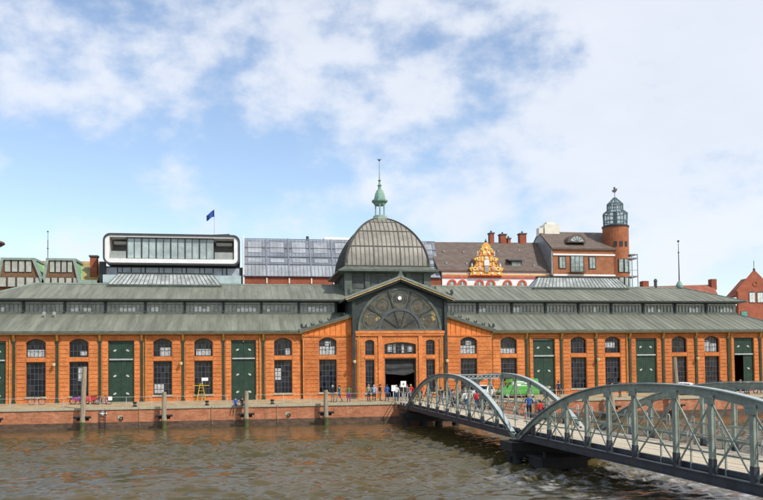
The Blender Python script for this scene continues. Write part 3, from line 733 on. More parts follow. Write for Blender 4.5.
# green-roofed office with dormers
go = thing('dormer_building', 'low brick building with two green copper dormers at the far left', 'building', (-50, BY, 0))
MB().box(-62, -40.5, BY+1, BY+14, 0, 17.4).build('wall', m_house, go)
MB().slab([(-62,BY+1,17.4),(-40.4,BY+1,17.4),(-40.4,BY+7,22.0),(-62,BY+7,22.0)], .2).slab([(-40.4,BY+13,17.4),(-62,BY+13,17.4),(-62,BY+7,22.0),(-40.4,BY+7,22.0)], .2).build('roof', M('rusty_green_roof', (.33,.20,.07), .7, .3, .6, stretch=(1,1,.4), dirt=(.22,.34,.20), dscale=.45, damt=.9), go)
for (a, b, ta, tb) in ((-55.0,-47.9,-54.1,-49.6), (-48.3,-42.6,-47.5,-43.6)):
    d = MB().prism([(a,16.9),(b,16.9),(tb,21.3),(ta,21.3)], BY-.1, BY+5).build('dormer', M('brown_panel', (.17,.095,.05), .7, .25, 3), go)
    MB().slab([(ta-.25,BY-.45,21.45),(tb+.25,BY-.45,21.45),(tb+.25,BY+6,21.6),(ta-.25,BY+6,21.6)], .35).build('dormer_roof', m_verd_l, d)
    for (p_, q_) in (((a,16.9),(ta,21.3)), ((b,16.9),(tb,21.3))):
        MB().bar((p_[0],BY-.25,p_[1]), (q_[0],BY-.25,q_[1]), .42, .42, ref=(0,1,0)).build('dormer_edge', m_verd_l, d)
    MB().add([(b+.03,BY-.1,16.9),(tb+.03,BY-.1,21.3),(tb+.03,BY+5.5,21.3),(b+1.3,BY+5.5,16.9)], [(0,1,2,3)]).build('cheek', M('bright_copper_green', (.24,.46,.25), .6, .2, 1), d)
    for (z0, z1, m0, n) in ((19.25,21.05,.06,4), (16.95,18.45,.03,5)):
        f0 = (z0-16.9)/4.4; f1 = (z1-16.9)/4.4
        for k in range(n):
            u0_, u1_ = m0+(1-2*m0)*k/n+.012, m0+(1-2*m0)*(k+1)/n-.012
            L = lambda f: a+(ta-a)*f; Rr = lambda f: b+(tb-b)*f
            xa = L(f0)+(Rr(f0)-L(f0))*u0_; xb = L(f0)+(Rr(f0)-L(f0))*u1_
            if n == 4: xa = L(f1)+(Rr(f1)-L(f1))*u0_; xb = L(f1)+(Rr(f1)-L(f1))*u1_
            w_ = MB().box(xa, xb, BY-.2, BY-.1, z0, z1).build('window', m_dark_frame, d)
            MB().box(xa+.07, xb-.07, BY-.24, BY-.202, z0+.05, z1-.05).build('pane', M('pale_blind_pane', (.38,.385,.335), .25, .2, 2), w_)
ch = MB().box(-41.8, -40.7, BY+3, BY+4.2, 19, 22.2).build('chimney', m_red, go); MB().box(-41.95,-40.55,BY+2.85,BY+4.35,22.2,22.45).build('cap', m_slate, ch)
MB().box(-43.0, -40.2, BY-.3, BY+.6, 17.2, 18.1).build('parapet', m_verd_l, go)
an = MB().tube((-49.3,BY+8,20.5),(-49.3,BY+8,25.6),.07,6).tube((-49.3,BY+8,25.6),(-49.3,BY+8,27.0),.04,6).ball((-49.3,BY+8,27.0),.14).ball((-49.3,BY+8,24.2),.14).build('antenna_mast', m_slate, at=(-49.3,BY+8,20.5))
tag(an, 'thin grey antenna mast between the two green dormers', 'mast')

# modern office with the rounded frame
mo = thing('office_block', 'modern glass office with a white rounded box frame and flag on top', 'building', (-28.7, BY, 0))
X0, X1, Z0, Z1 = -39.1, -18.05, 20.45, 25.35
MB().box(-39.8, -17.65, BY+.5, BY+14, 0, 20.4).build('body', m_dark_frame, mo)
MB().ring(rrect(X0,X1,Z0,Z1,1.1), rrect(X0+.28,X1-.28,Z0+.28,Z1-.28,.9), BY-1.6, BY+12).build('frame_shell', M('anthracite_cladding', (.05,.055,.06), .4, .15, 1), mo)
MB().ring(rrect(X0+.28,X1-.28,Z0+.28,Z1-.28,.9), rrect(X0+.95,X1-.95,Z0+.95,Z1-.55,.10), BY-1.45, BY+11).build('white_frame', m_white, mo)
ix0, ix1, iz0, iz1 = X0+.95, X1-.95, Z0+.95, Z1-.55
MB().box(ix0, ix1, BY+2.6, BY+2.9, iz0, iz1).build('back_wall', M('recess_wall', (.20,.205,.21), .6, .15, 1), mo)
c0, c1 = ix0+2.6, ix1-3.2
for k in range(12):
    a = c0+(c1-c0)*k/12; b = c0+(c1-c0)*(k+1)/12
    MB().box(a+.04, b-.04, BY-.9, BY-.8, iz0+.12, iz1-.12).build('pane', m_curtain, mo)
    MB().box(a-.05 if k%2 else a-.09, a+.04 if k%2 else a+.09, BY-1.0, BY-.78, iz0+.02, iz1-.02).build('mullion', m_dark_frame, mo)
MB().box(c0, c1, BY-1.0, BY-.78, iz1-.12, iz1).box(c0, c1, BY-1.0, BY-.78, iz0, iz0+.12).build('glazing_frame', m_dark_frame, mo)
for (a, b) in ((ix0+.1, c0-.15), (c1+.15, ix1-.1)):
    MB().box(a, b, BY-1.1, BY-1.05, iz0+.02, iz0+1.2).build('balustrade', M('balcony_glass', (.30,.32,.30), .15, .15, 1), mo)
    MB().box(a+.2, b-.2, BY+1.2, BY+2.5, iz1-.75, iz1-.3).build('ceiling_panel', m_white, mo)
MB().prism([(-28.5,25.36),(-19.7,25.36),(-19.7,25.95),(-28.5,25.45)], BY+1, BY+9).build('roof_plant', m_slate, mo)
for k in range(10):
    a = -39.3+21.2*k/10; MB().box(a+.08, a+2.04, BY+.38, BY+.49, 17.9, 20.2).build('pane', M('lower_office_glass', (.40,.45,.52), .1, .35, .4, spec=.7), mo)
    MB().box(a+.7*(k%3), a+.12+.7*(k%3), BY+.3, BY+.37, 17.6, 20.3).build('mullion', m_dark_frame, mo)
MB().box(-39.2, -17.9, BY-.9, BY-.85, 17.6, 18.9).build('balustrade', M('balustrade_glass', (.40,.50,.50), .12, .2, .5), mo)
MB().box(-39.8, -17.65, BY-1.0, BY+.5, 17.2, 17.6).box(-39.8,-38.9,BY-.4,BY+.5,17.6,21).build('slab_edge', m_dark_frame, mo)
fl = thing('flag', 'blue flag flying from a thin pole on the modern office roof', 'flag', (-22.2, BY+4, 25.4))
MB().tube((-22.2,BY+4,25.35),(-22.2,BY+4,30.6),.05,6).build('pole', m_rail, fl)
fb = MB()
for i in range(9):
    for j in range(5):
        u, v = i/8, j/4; fb.v.append((-22.25-1.25*u, BY+4+.18*math.sin(u*7+v), 30.45-1.15*v*(1-.2*u)-.95*u+.1*math.sin(u*6)))
for i in range(8):
    for j in range(4): q = i*5+j; fb.f.append((q,q+1,q+6,q+5)); fb.mi.append(0)
fb.build('cloth', M('blue_flag_cloth', (.02,.06,.28), .8, .2, 3), fl, smooth=True)

# sloped glass building
sg = thing('glass_roof_building', 'brick warehouse with a steep blue-grey glazed roof behind the dome', 'building', (-1, BY, 0))
MB().box(-17.4, 15.6, BY+.2, BY+14, 0, 18.9).build('wall', m_red, sg)
S0, S1 = Vector((0,BY,18.95)), Vector((0,BY+4.2,24.9+.9))
MB().box(-17.4, 15.4, BY+4.3, BY+13, 18.9, 25.3).build('rear_block', m_grey_metal, sg)
ncol = 9
def sp(x, f, off=0): q = S0.lerp(S1, f); return (x, q.y-off, q.z+off*.5)
for k in range(ncol):
    a = -17.4+32.8*k/ncol; b = a+32.8/ncol
    for (f0, f1, mm) in ((0,.30,m_slope_lt),(.32,.50,m_slope_glass),(.52,.97,m_slope_glass)):
        MB().add([sp(a+.1,f0),sp(b-.1,f0),sp(b-.1,f1),sp(a+.1,f1)], [(0,1,2,3)]).build('pane', mm, sg)
    for (u0_, u1_, f0, f1) in ((.18,.8,.36,.46), (.18,.8,.62,.90)):
        if k == 7: continue
        MB().add([sp(a+(b-a)*u0_,f0,.06),sp(a+(b-a)*u1_,f0,.06),sp(a+(b-a)*u1_,f1,.06),sp(a+(b-a)*u0_,f1,.06)], [(0,1,2,3)]).build('roof_window', m_slope_lt, sg)
    br = MB().bar(sp(a,0,.05), sp(a,1,.05), .22, .14, ref=(0,-1,1))
    for q in range(1, 6): xx = a+(b-a)*q/6; br.bar(sp(xx,0,.03), sp(xx,1,.03), .05, .07, ref=(0,-1,1))
    br.build('glazing_bar', m_slope_bar, sg)
hb = MB()
for f in (0, .31, .51, .75, .985): hb.bar(sp(-17.4,f,.06), sp(15.4,f,.06), .14, .12)
hb.build('glazing_rail', m_slope_bar, sg)
MB().box(-17.6, -17.35, BY+.0, BY+6, 17.2, 25.6).build('end_wall', m_white, sg)
MB().box(-3.6, 3.5, BY+7, BY+10, 25.2, 26.7).build('roof_house', m_white, sg)
MB().tube((-6.6,BY+6,25.2),(-6.6,BY+6,26.6),.25,8).build('flue', m_slate, sg)
for k in range(1, 9): x = -17.4+3.64*k; MB().box(x-.1, x+.1, BY+.05, BY+.2, 17.8, 18.7).build('wall_bracket', m_cream, sg)

# white house with golden gable
wh = thing('white_gabled_house', 'white house with brown tiled roof and ornate golden gable', 'building', (24.8, BY, 0))
MB().box(15.6, 34.9, BY, BY+12, 0, 20.25).build('wall', m_cream if False else m_white, wh)
MB().slab([(14.9,BY-.25,20.3),(34.9,BY-.25,20.3),(34.9,BY+5.5,26.1),(14.2,BY+5.5,25.9)], .25).slab([(34.9,BY+11.5,20.3),(14.9,BY+11.5,20.3),(14.2,BY+5.5,25.9),(34.9,BY+5.5,26.1)], .25).build('roof', m_brown_roof, wh)
MB().prism_x([(BY,20.2),(BY+11.4,20.2),(BY+5.5,25.6)], 15.0, 15.3).build('gable_end', m_grey_metal, wh)
for (z, h, mm, d_) in ((20.0,.28,m_redtrim,.18), (19.45,.18,m_gold,.12), (18.95,.32,m_redtrim,.15), (17.55,.14,m_redtrim,.1)):
    MB().box(15.62, 34.88, BY-d_, BY-.002, z, z+h).build('string_course', mm, wh)
for x in (17.3, 19.1, 22.1, 24.15, 27.1, 29.75):
    w_ = MB().ring(arc(x, 17.9, .82, 0, math.pi, 12), arc(x, 17.9, .52, 0, math.pi, 12), BY-.16, BY-.01, closed=False).box(x-.82, x-.52, BY-.16, BY-.01, 16.4, 17.9).box(x+.52, x+.82, BY-.16, BY-.01, 16.4, 17.9).build('window', m_redtrim, wh)
    MB().prism(arc(x, 17.9, .5, 0, math.pi, 12)+[(x-.5,16.4),(x+.5,16.4)], BY-.06, BY-.005).build('pane', M('house_pane', (.25,.28,.25), .12, .4, 1.4), w_)
    MB().box(x-.05, x+.05, BY-.1, BY-.062, 16.4, 18.3).build('glazing_bar', m_white, w_)
gx = 23.25
half = [(2.75,19.3),(2.75,19.9),(2.45,20.1),(2.75,20.5),(2.95,20.9),(2.6,21.15),(2.1,21.1),(1.95,21.6),(1.7,22.1),(1.75,22.5),(2.05,22.7),(2.0,23.1),(1.6,23.25),(1.25,23.2),(1.1,23.7),(1.0,24.2),(1.25,24.4),(1.2,24.8),(.85,24.95),(.7,25.3),(.75,25.7),(.5,25.95),(.3,26.3),(0,26.5)]
poly = [(gx+x, z) for x, z in half]+[(gx-x, z) for x, z in half[-2::-1]]
gg = MB().prism(poly, BY-.55, BY-.1).build('golden_gable', m_gold, wh)
for (x, z, r) in ((1.95,20.75,.42),(-1.95,20.75,.42),(1.35,22.85,.34),(-1.35,22.85,.34),(.75,24.95,.26),(-.75,24.95,.26)):
    MB().ring(arc(gx+x,z,r,0,2*math.pi,14)[:-1], arc(gx+x,z,r*.5,0,2*math.pi,14)[:-1], BY-.72, BY-.56).build('scroll', m_gold_l, gg)
for (z, hw) in ((19.35,2.6),(20.3,2.1),(21.3,1.8),(22.3,1.45),(23.55,1.0)):
    MB().box(gx-hw, gx+hw, BY-.64, BY-.56, z, z+.13).build('moulding', m_redtrim, gg)
MB().prism(arc(gx,22.35,.42,0,math.pi,10)+[(gx-.42,21.45),(gx+.42,21.45)], BY-.75, BY-.57).build('niche', M('statue_white', (.75,.72,.70), .6, .1, 3), gg)
MB().box(gx-.35, gx+.35, BY-.70, BY-.57, 20.0, 21.4).build('centre_panel', M('grey_stone', (.33,.31,.28), .7, .2, 3), gg)
for s in (-1, 1):
    MB().ball((gx+s*1.15, BY-.6, 20.9), .42, .15, .55).build('cartouche', M('rose_stucco', (.62,.35,.22), .6, .2, 3), gg)
    for (x, z) in ((1.4,23.6),(2.4,21.0)):
        MB().lathe([(.2,0),(.12,.25),(.2,.45),(.06,.95),(.01,1.1)], (gx+s*x,BY-.35,z), 8).build('pinnacle', M('pale_stone', (.6,.52,.45), .7, .15, 3), gg)
MB().lathe([(.12,0),(.25,.3),(.1,.5),(.02,.95)], (gx,BY-.35,26.4), 8).build('finial', m_slate, gg)
dmr = MB().box(28.0, 30.0, BY+.7, BY+2.5, 20.9, 22.2).build('dormer', m_slate, wh); MB().box(28.2, 29.8, BY+.62, BY+.695, 21.0, 21.9).build('pane', M('dormer_pane', (.22,.26,.22), .15, .3, 2), dmr)
MB().slab([(27.5,BY+.3,22.25),(30.3,BY+.3,22.25),(30.3,BY+3,22.75),(27.5,BY+3,22.75)], .18).build('dormer_roof', m_slate, dmr)
for (x, f) in ((16.6,.2),(16.8,.62),(20.2,.2),(20.3,.6),(26.7,.65),(30.6,.7),(32.2,.15)):
    y = BY-.25+5.75*f; z = 20.3+5.75*f; MB().box(x-.18, x+.18, y-.12, y+.2, z-.05, z+.28).build('roof_hatch', m_grey_metal, wh)
for (x, h, w_) in ((26.2,27.9,.75), (28.3,27.7,1.1), (29.4,27.0,.5), (32.0,27.9,1.2)):
    c_ = MB().box(x-w_/2, x+w_/2, BY+5.2, BY+6.4, 25, h-.35).build('chimney', m_red, wh); MB().box(x-w_/2-.12, x+w_/2+.12, BY+5.1, BY+6.5, h-.35, h-.15).tube((x,BY+5.8,h-.15),(x,BY+5.8,h+.25),.16,8).build('chimney_pot', m_slate, c_)

# brick house with the round tower
bh = thing('brick_tower_house', 'red-brown brick house with round corner tower and glass lantern top', 'building', (41, BY, 0))
HY = BY-1.0
MB().box(35.0, 46.8, HY, HY+12, 0, 24.1).build('wall', m_house, bh)
MB().slab([(34.7,HY-.3,24.2),(46.9,HY-.3,24.2),(46.9,HY+5.8,28.0),(34.7,HY+5.8,28.0)], .25).slab([(46.9,HY+12.2,24.2),(34.7,HY+12.2,24.2),(34.7,HY+5.8,28.0),(46.9,HY+5.8,28.0)], .25).build('roof', m_brown_roof, bh)
MB().prism_x([(HY+.0,19.5),(HY+12,19.5),(HY+12,24.0),(HY+5.8,27.7),(HY+.0,24.0)], 34.75, 34.97).build('side_cladding', m_grey_metal, bh)
for (z, h, mm) in ((23.95,.22,m_white),(22.9,.28,m_white),(19.35,.28,m_white)): MB().box(35.02, 46.75, HY-.14, HY-.003, z, z+h).build('string_course', mm, bh)
m_hpane = M('green_house_pane', (.30,.36,.33), .12, .35, 1.5)
for (x, w_, z0, z1) in ((36.7,1.1,20.7,22.6),(42.2,1.1,20.7,22.6),(36.7,1.4,17.4,19.0),(42.2,1.4,17.4,19.0),(39.4,2.3,20.2,22.75),(39.4,2.3,17.4,19.0)):
    f = MB().box(x-w_/2-.12, x+w_/2+.12, HY-.09, HY-.002, z0-.12, z1+.12).build('window', m_dark_frame, bh)
    n = 3 if w_ > 2 else 2
    for k in range(n): a = x-w_/2+w_*k/n; MB().box(a+.05, a+w_/n-.05, HY-.12, HY-.092, z0, z1).build('pane', m_hpane, f)
bl = MB().box(38.0, 40.8, HY-.75, HY-.15, 19.95, 20.1).box(38.0, 40.8, HY-.75, HY-.71, 20.9, 20.95)
for k in range(15): bl.box(38.0+k*.198, 38.03+k*.198, HY-.74, HY-.71, 20.1, 20.9)
bl.build('balcony', m_iron_g, bh)
eb = MB().prism(arc(39.6,25.0,1.75,R(8),R(172),16), HY+.35, HY+2.6).build('eyebrow_dormer', m_brown_roof, bh)
for k in range(5):
    a0, a1 = R(20+28*k), R(20+28*(k+1)-4)
    MB().prism(arc(39.6,25.0,1.3,a0,a1,4)+[(39.6+.25*math.cos((a0+a1)/2),25.0+.25*math.sin((a0+a1)/2)+.2)], HY+.26, HY+.345).build('pane', m_curtain, eb)
MB().box(35.6, 38.4, HY+5, HY+7.5, 27.5, 29.2).box(34.6,35.5,HY+5.2,HY+6.5,27.2,28.6).box(36.2,37.8,HY+5.5,HY+7,29.2,29.7).build('roof_house', m_cream, bh)
TX, TY, TR = 47.55, HY+1.8, 2.25
tw = MB().lathe([(TR,0),(TR,28.3)], (TX,TY,0), 28).build('tower', m_tower, bh, smooth=False)
for a in (-118, -92, -66):
    xx, yy = TX+math.cos(R(a))*TR, TY+math.sin(R(a))*TR
    w_ = MB().box(-.28,.28,-.06,.25,24.6,25.5); c_, s_ = math.cos(R(a+90)), math.sin(R(a+90))
    w_.v = [(xx+x*c_-y*s_, yy+x*s_+y*c_, z) for x, y, z in w_.v]; w_.build('window', m_dark_frame, tw)
for k in range(3):
    a = -105+25*k+10
    for (z0, z1) in ((20.0,22.4),(16.8,19.2)):
        xx, yy = TX+math.cos(R(a))*(TR+.02), TY+math.sin(R(a))*(TR+.02); c_, s_ = math.cos(R(a+90)), math.sin(R(a+90))
        f = MB().box(-.46,.46,-.06,.2,z0,z1); f.v = [(xx+x*c_-y*s_, yy+x*s_+y*c_, z) for x, y, z in f.v]; fo = f.build('window', m_dark_frame, tw)
        g_ = MB().box(-.36,.36,-.09,-.061,z0+.1,z1-.1); g_.v = [(xx+x*c_-y*s_, yy+x*s_+y*c_, z) for x, y, z in g_.v]; g_.build('pane', m_hpane, fo)
bal = MB()
for z in (19.3, 22.5, 16.4): bal.box(TX+.9, TX+3.2, TY-1.9, TY+1.5, z, z+.2)
for x in (TX+3.05, TX+2.0): bal.box(x, x+.12, TY-1.88, TY-1.76, 13, 23.2)
bal.box(TX+.9, TX+3.2, TY-1.9, TY-1.85, 20.4, 20.48).box(TX+.9, TX+3.2, TY-1.9, TY-1.85, 17.4, 17.48).box(TX+.9,TX+3.2,TY-1.9,TY+1.5,23.2,23.32)
bal.build('balcony', m_grey_metal, tw)
MB().lathe([(TR+.12,28.2),(TR+.12,28.45),(TR-.1,28.5)], (TX,TY,0), 28).build('cornice', m_dark_frame, tw)
lt = MB(); NL = 10
m_lan = M('lantern_steel', (.10,.15,.16), .4, .2, 2)
def lring(r, z, w_=.17):
    for i in range(NL):
        a, b = 2*math.pi*i/NL, 2*math.pi*(i+1)/NL; lt.bar((TX+r*math.cos(a),TY+r*math.sin(a),z),(TX+r*math.cos(b),TY+r*math.sin(b),z),w_,w_)
for (r, z) in ((2.0,28.5),(2.05,29.3),(2.1,30.7),(1.35,31.3),(1.35,32.4),(.25,33.5)): lring(r, z)
for i in range(NL):
    a = 2*math.pi*i/NL; c_, s_ = math.cos(a), math.sin(a)
    pts = [(TX+r*c_, TY+r*s_, z) for r, z in ((2.0,28.4),(2.1,30.7),(1.35,31.3),(1.35,32.4),(.25,33.5))]
    for q1, q2 in zip(pts, pts[1:]): lt.bar(q1, q2, .15, .15)
lo = lt.build('lantern_frame', m_lan, tw)
gl = MB()
def lglass(r0_, z0, r1_, z1):
    for i in range(NL):
        a, b = 2*math.pi*i/NL, 2*math.pi*(i+1)/NL
        gl.add([(TX+r0_*math.cos(a),TY+r0_*math.sin(a),z0),(TX+r0_*math.cos(b),TY+r0_*math.sin(b),z0),(TX+r1_*math.cos(b),TY+r1_*math.sin(b),z1),(TX+r1_*math.cos(a),TY+r1_*math.sin(a),z1)], [(0,1,2,3)])
lglass(1.96,28.5,2.05,30.7); lglass(2.05,30.7,1.30,31.3); lglass(1.30,31.3,1.30,32.4); lglass(1.30,32.4,.25,33.5)
mg, tg_, bg_ = nt_new('lantern_clear_glass'); bg_.inputs['Base Color'].default_value = (.30,.42,.42,1); bg_.inputs['Roughness'].default_value = .03; bg_.inputs['Alpha'].default_value = .35
gl.build('lantern_glass', mg, tw)
MB().tube((TX,TY,28.3),(TX,TY,31.0),.35,10).build('stair_core', m_slate, tw)
MB().tube((TX,TY,33.4),(TX,TY,34.6),.05,6).build('vane_pole', m_slate, tw)
MB().prism([(TX+x_, 34.5+z_*.85) for x_, z_ in ((-.35,.1),(.1,0),(.35,.35),(.5,.95),(.15,.7),(.05,1.2),(-.2,1.1),(-.1,.65),(-.45,.5))], TY-.12, TY+.12).build('weather_bird', m_slate, tw)

# right side: long roof and brick gable
rb = thing('terrace_row', 'long low brick row with weathered red tile roof at right', 'building', (66, BY, 0))
MB().box(55, 71, BY+8, BY+18, 0, 15.8).build('wall', m_red, rb)
MB().slab([(54.5,BY+7.5,15.8),(72,BY+7.5,15.8),(74,BY+13,19.6),(54.5,BY+13,19.0)], .25).slab([(72,BY+18.5,15.8),(54.5,BY+18.5,15.8),(54.5,BY+13,19.0),(74,BY+13,19.6)], .25).build('roof', m_red_roof, rb)
c_ = MB().box(73.0, 74.1, BY+12, BY+13.2, 18.5, 20.6).build('chimney', m_red, rb)
d_ = MB().box(66.3, 69.5, BY+6.5, BY+10, 14.5, 16.7).build('dormer', m_slate, rb); MB().box(66.6, 69.2, BY+6.42, BY+6.49, 15.0, 16.2).build('pane', M('terrace_pane', (.35,.36,.33), .15, .2, 2), d_)
c_ = MB().box(58.0,59.2,BY+11,BY+12.4,17.5,20.0).build('chimney', m_red, rb)
gh = thing('brick_gable_house', 'red brick gabled house with twin white windows at the right edge', 'building', (74.5, BY, 0))
GX = 74.0
MB().prism([(GX-3.4,0),(GX+5.2,0),(GX+5.2,15.6),(GX,20.6),(GX-3.4,17.0)], BY, BY+.5).build('gable_wall', m_red, gh)
MB().box(GX-3.38, GX+5.18, BY+.5, BY+4, 0, 14.4).build('wall', m_red, gh)
MB().slab([(GX,BY+.5,19.6),(GX+5.3,BY+.5,14.6),(GX+5.3,BY+4,14.6),(GX,BY+4,19.6)][::-1], .25).slab([(GX-3.4,BY+.5,16.2),(GX,BY+.5,19.6),(GX,BY+4,19.6),(GX-3.4,BY+4,16.2)], .25).build('roof', m_red_roof, gh)
cp = MB()
for (p_, q_) in (((GX,20.75),(GX+5.4,15.6)), ((GX-3.6,17.0),(GX,20.75))): cp.bar((p_[0],BY+.1,p_[1]), (q_[0],BY+.1,q_[1]), .3, .16, ref=(0,1,0))
cp.build('gable_coping', m_red, gh)
MB().tube((GX,BY+.1,20.7),(GX,BY+.1,22.6),.05,6).ball((GX,BY+.1,21.0),.22).build('finial', m_slate, gh)
for x in (GX-.65, GX+.95):
    f = MB().prism([(x-.62,14.9),(x+.62,14.9),(x+.62,16.8)]+segtop(x-.62,x+.62,16.8,.2)[1:-1]+[(x-.62,16.8)], BY-.08, BY-.002).build('window', m_slate, gh)
    for k in (0, 1): MB().box(x-.52+k*.54, x-.02+k*.54, BY-.11, BY-.082, 15.0, 16.7).build('pane', M('white_window_pane', (.55,.62,.60), .15, .2, 2), f)
MB().ring(arc(GX+.1,18.4,.55,0,2*math.pi,16)[:-1], arc(GX+.1,18.4,.3,0,2*math.pi,16)[:-1], BY-.1, BY-.002).build('blind_roundel', m_tower, gh)
f = MB().box(GX-3.0, GX-1.6, BY-.08, BY-.002, 11.6, 13.4).build('window', m_slate, gh); MB().box(GX-2.9, GX-1.7, BY-.11, BY-.082, 11.7, 13.3).build('pane', M('green_pane', (.10,.30,.24), .15, .2, 2), f)
f = MB().box(GX+3.2, GX+4.6, BY-.08, BY-.002, 11.6, 13.4).build('window', m_slate, gh); MB().box(GX+3.3, GX+4.5, BY-.11, BY-.082, 11.7, 13.3).build('pane', M('green_pane', (.10,.30,.24), .15, .2, 2), f)

mst = thing('radio_mast', 'tall thin grey mast rising from the right end of the hall ridge', 'mast', (42.5, RY, RZ_))
MB().lathe([(.45,0),(.5,.35),(.3,.75),(.12,1.0)], (42.5,RY,RZ_), 10).build('base', m_verd, mst)
MB().tube((42.5,RY,RZ_+.9),(42.5,RY,RZ_+4.8),.09,8,.06).tube((42.5,RY,RZ_+4.8),(42.5,RY,RZ_+6.6),.05,8,.035).ball((42.5,RY,RZ_+6.6),.16).ball((42.5,RY,RZ_+5.0),.12).build('pole', m_slate, mst)

# ------------------------------------------------------------------ footbridge
BX0, BX1 = -1.4, 3.4
def chord_z1(y): return -.42-(-y-6.2)/(44.2-6.2)*.43
def chord_z2(y): return -.86
def build_span(label, ya, yb, zc, posts, rise, extra=None):
    """ya: landward end, yb: river end (ya > yb)"""
    sp_ = thing('footbridge_span', label, 'bridge', ((BX0+BX1)/2, (ya+yb)/2, zc((ya+yb)/2)), 'arched spans of the footbridge')
    L = ya-yb; mid = (ya+yb)/2
    def az(y):
        s = abs(y-mid)/(L/2); return zc(y)+.12+rise*(1-min(1, s)**2.35)
    for side, X in enumerate((BX0, BX1)):
        n = 40; ys = [ya-L*i/n for i in range(n+1)]
        ar = MB(); tf = MB(); bf = MB()
        for a, b in zip(ys, ys[1:]):
            ar.bar((X,a,az(a)-.17), (X,b,az(b)-.17), .09, .27); tf.bar((X,a,az(a)), (X,b,az(b)), .29, .045); bf.bar((X,a,az(a)-.32), (X,b,az(b)-.32), .22, .035)
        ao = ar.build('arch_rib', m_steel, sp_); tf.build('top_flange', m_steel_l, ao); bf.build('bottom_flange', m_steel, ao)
        bc = MB(); m_ = 12
        for i in range(m_):
            a, b = ya-L*i/m_, ya-L*(i+1)/m_
            bc.bar((X,a,zc(a)+.05), (X,b,zc(b)+.05), .08, .33); bc.bar((X,a,zc(a)+.23), (X,b,zc(b)+.23), .26, .04); bc.bar((X,a,zc(a)-.13), (X,b,zc(b)-.13), .26, .04)
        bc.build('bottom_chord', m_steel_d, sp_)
        for y in posts:
            t = az(y)-.34; z = zc(y)+.25
            if t-z < .25: continue
            split = min(t, z+.55)
            ft = MB().box(X-.10, X+.10, y-.125, y+.125, z, split)
            pm = MB().box(X-.05, X+.05, y-.10, y+.10, split, t) if t > split+.02 else None
            if pm:
                pm.box(X-.080, X-.052, y-.12, y+.12, split, t).box(X+.052, X+.080, y-.12, y+.12, split, t)
                po_ = pm.build('post', m_steel, sp_); ft.build('post_foot', m_steel_d, po_)
                gp_ = MB().box(X-.115, X-.083, y-.30, y+.30, t-.22, t+.12)
                for ry in (-.22, -.08, .08, .22):
                    for rz in (t-.14, t): gp_.box(X-.13, X-.114, y+ry-.02, y+ry+.02, rz-.02, rz+.02)
                go_ = gp_.build('gusset_plate', m_steel, po_); go_['kind'] = 'stuff'
            else: ft.build('post', m_steel_d, sp_)
        ps = [ya-.4]+list(posts)+[yb+.4]
        for a, b in zip(ps, ps[1:]):
            ta, tb = az(a)-.35, az(b)-.35; za, zb = zc(a)+.28, zc(b)+.28
            if ta-za > .7: MB().bar((X-.03,a,ta-.1), (X-.03,b,zb), .03, .08).build('diagonal_brace', m_steel, sp_)
            if tb-zb > .7: MB().bar((X+.03,a,za), (X+.03,b,tb-.1), .03, .08).build('diagonal_brace', m_steel, sp_)
        # inner handrail on stanchions
        xi = X+(.26 if side == 0 else -.26); rl = MB()
        for h in (.55, 1.08):
            rl.bar((xi,ya,zc(ya)+.42+h), (xi,yb,zc(yb)+.42+h), .05, .06 if h < 1 else .09)
        ro = rl.build('handrail', m_steel, sp_)
        nst = int(L/2.2)
        for i in range(nst+1):
            y = ya-.5-(L-1)*i/nst; z = zc(y)+.42
            MB().box(xi-.03, xi+.03, y-.03, y+.03, z-.25, z+1.08).build('stanchion', m_steel, sp_)
            if side == 1 or i % 2 == 0:
                hz = z+1.10; pts = [(xi-.06, y+.13*math.cos(R(a)), hz+.12+.16*math.sin(R(a))) for a in range(0, 181, 30)]
                MB().path([(xi-.06,y+.13,hz-.25)]+pts+[(xi-.06,y-.13,hz-.25)], .028, 6).build('rail_hoop', m_rail, sp_)
    for i in range(0, 13):
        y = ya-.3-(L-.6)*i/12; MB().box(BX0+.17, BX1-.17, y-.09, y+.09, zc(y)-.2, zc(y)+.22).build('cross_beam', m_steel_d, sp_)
    # deck boards run along the bridge
    nb = 13; xa, xb = BX0+.40, BX1-.40; pw = (xb-xa)/nb; seg = 5
    rp = random.Random(int(-ya*10))
    for i in range(nb):
        for k in range(seg):
            a, b = ya-L*k/seg, ya-L*(k+1)/seg
            if i % 2: a, b = a-(L/seg*.5 if k > 0 else 0), b-(L/seg*.5 if k < seg-1 else 0)
            x0 = xa+i*pw; j = rp.uniform(-.008, .008)
            MB().bar((x0+pw/2, a-.012, zc(a)+.40+j), (x0+pw/2, b+.012, zc(b)+.40+j), pw-.022, .10).build('deck_board', m_plank, sp_)
    kb = MB()
    for x in (xa-.08, xb+.08): kb.bar((x,ya,zc(ya)+.35), (x,yb,zc(yb)+.35), .12, .20)
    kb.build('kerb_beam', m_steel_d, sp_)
    if extra: extra(sp_, az, mid)
    return sp_
posts1 = [-13.9, -17.2, -20.6, -24.0, -27.4, -30.7, -34.0, -37.3, -40.6]
posts2 = [-47.4, -49.9, -52.4, -54.9, -57.35, -59.85, -63.25, -65.75, -68.2, -70.7, -73.2, -75.7]
def lattice(sp_, az, mid):
    z = az(mid)-.1; b = MB().box(BX0+.18, BX1-.18, mid-.05, mid+.05, z-.02, z+.04).box(BX0+.18, BX1-.18, mid-.05, mid+.05, z-.36, z-.30)
    n = 12; w = (BX1-BX0-.36)/n
    for i in range(n):
        x = BX0+.18+i*w; b.bar((x,mid,z-.3), (x+w,mid,z), .03, .04); b.bar((x,mid+.02,z), (x+w,mid+.02,z-.3), .03, .04)
    b.build('lattice_beam', m_steel_l, sp_)
build_span('far arched span of the footbridge reaching the quay', -11.3, -44.0, chord_z1, posts1, 3.55, lattice)
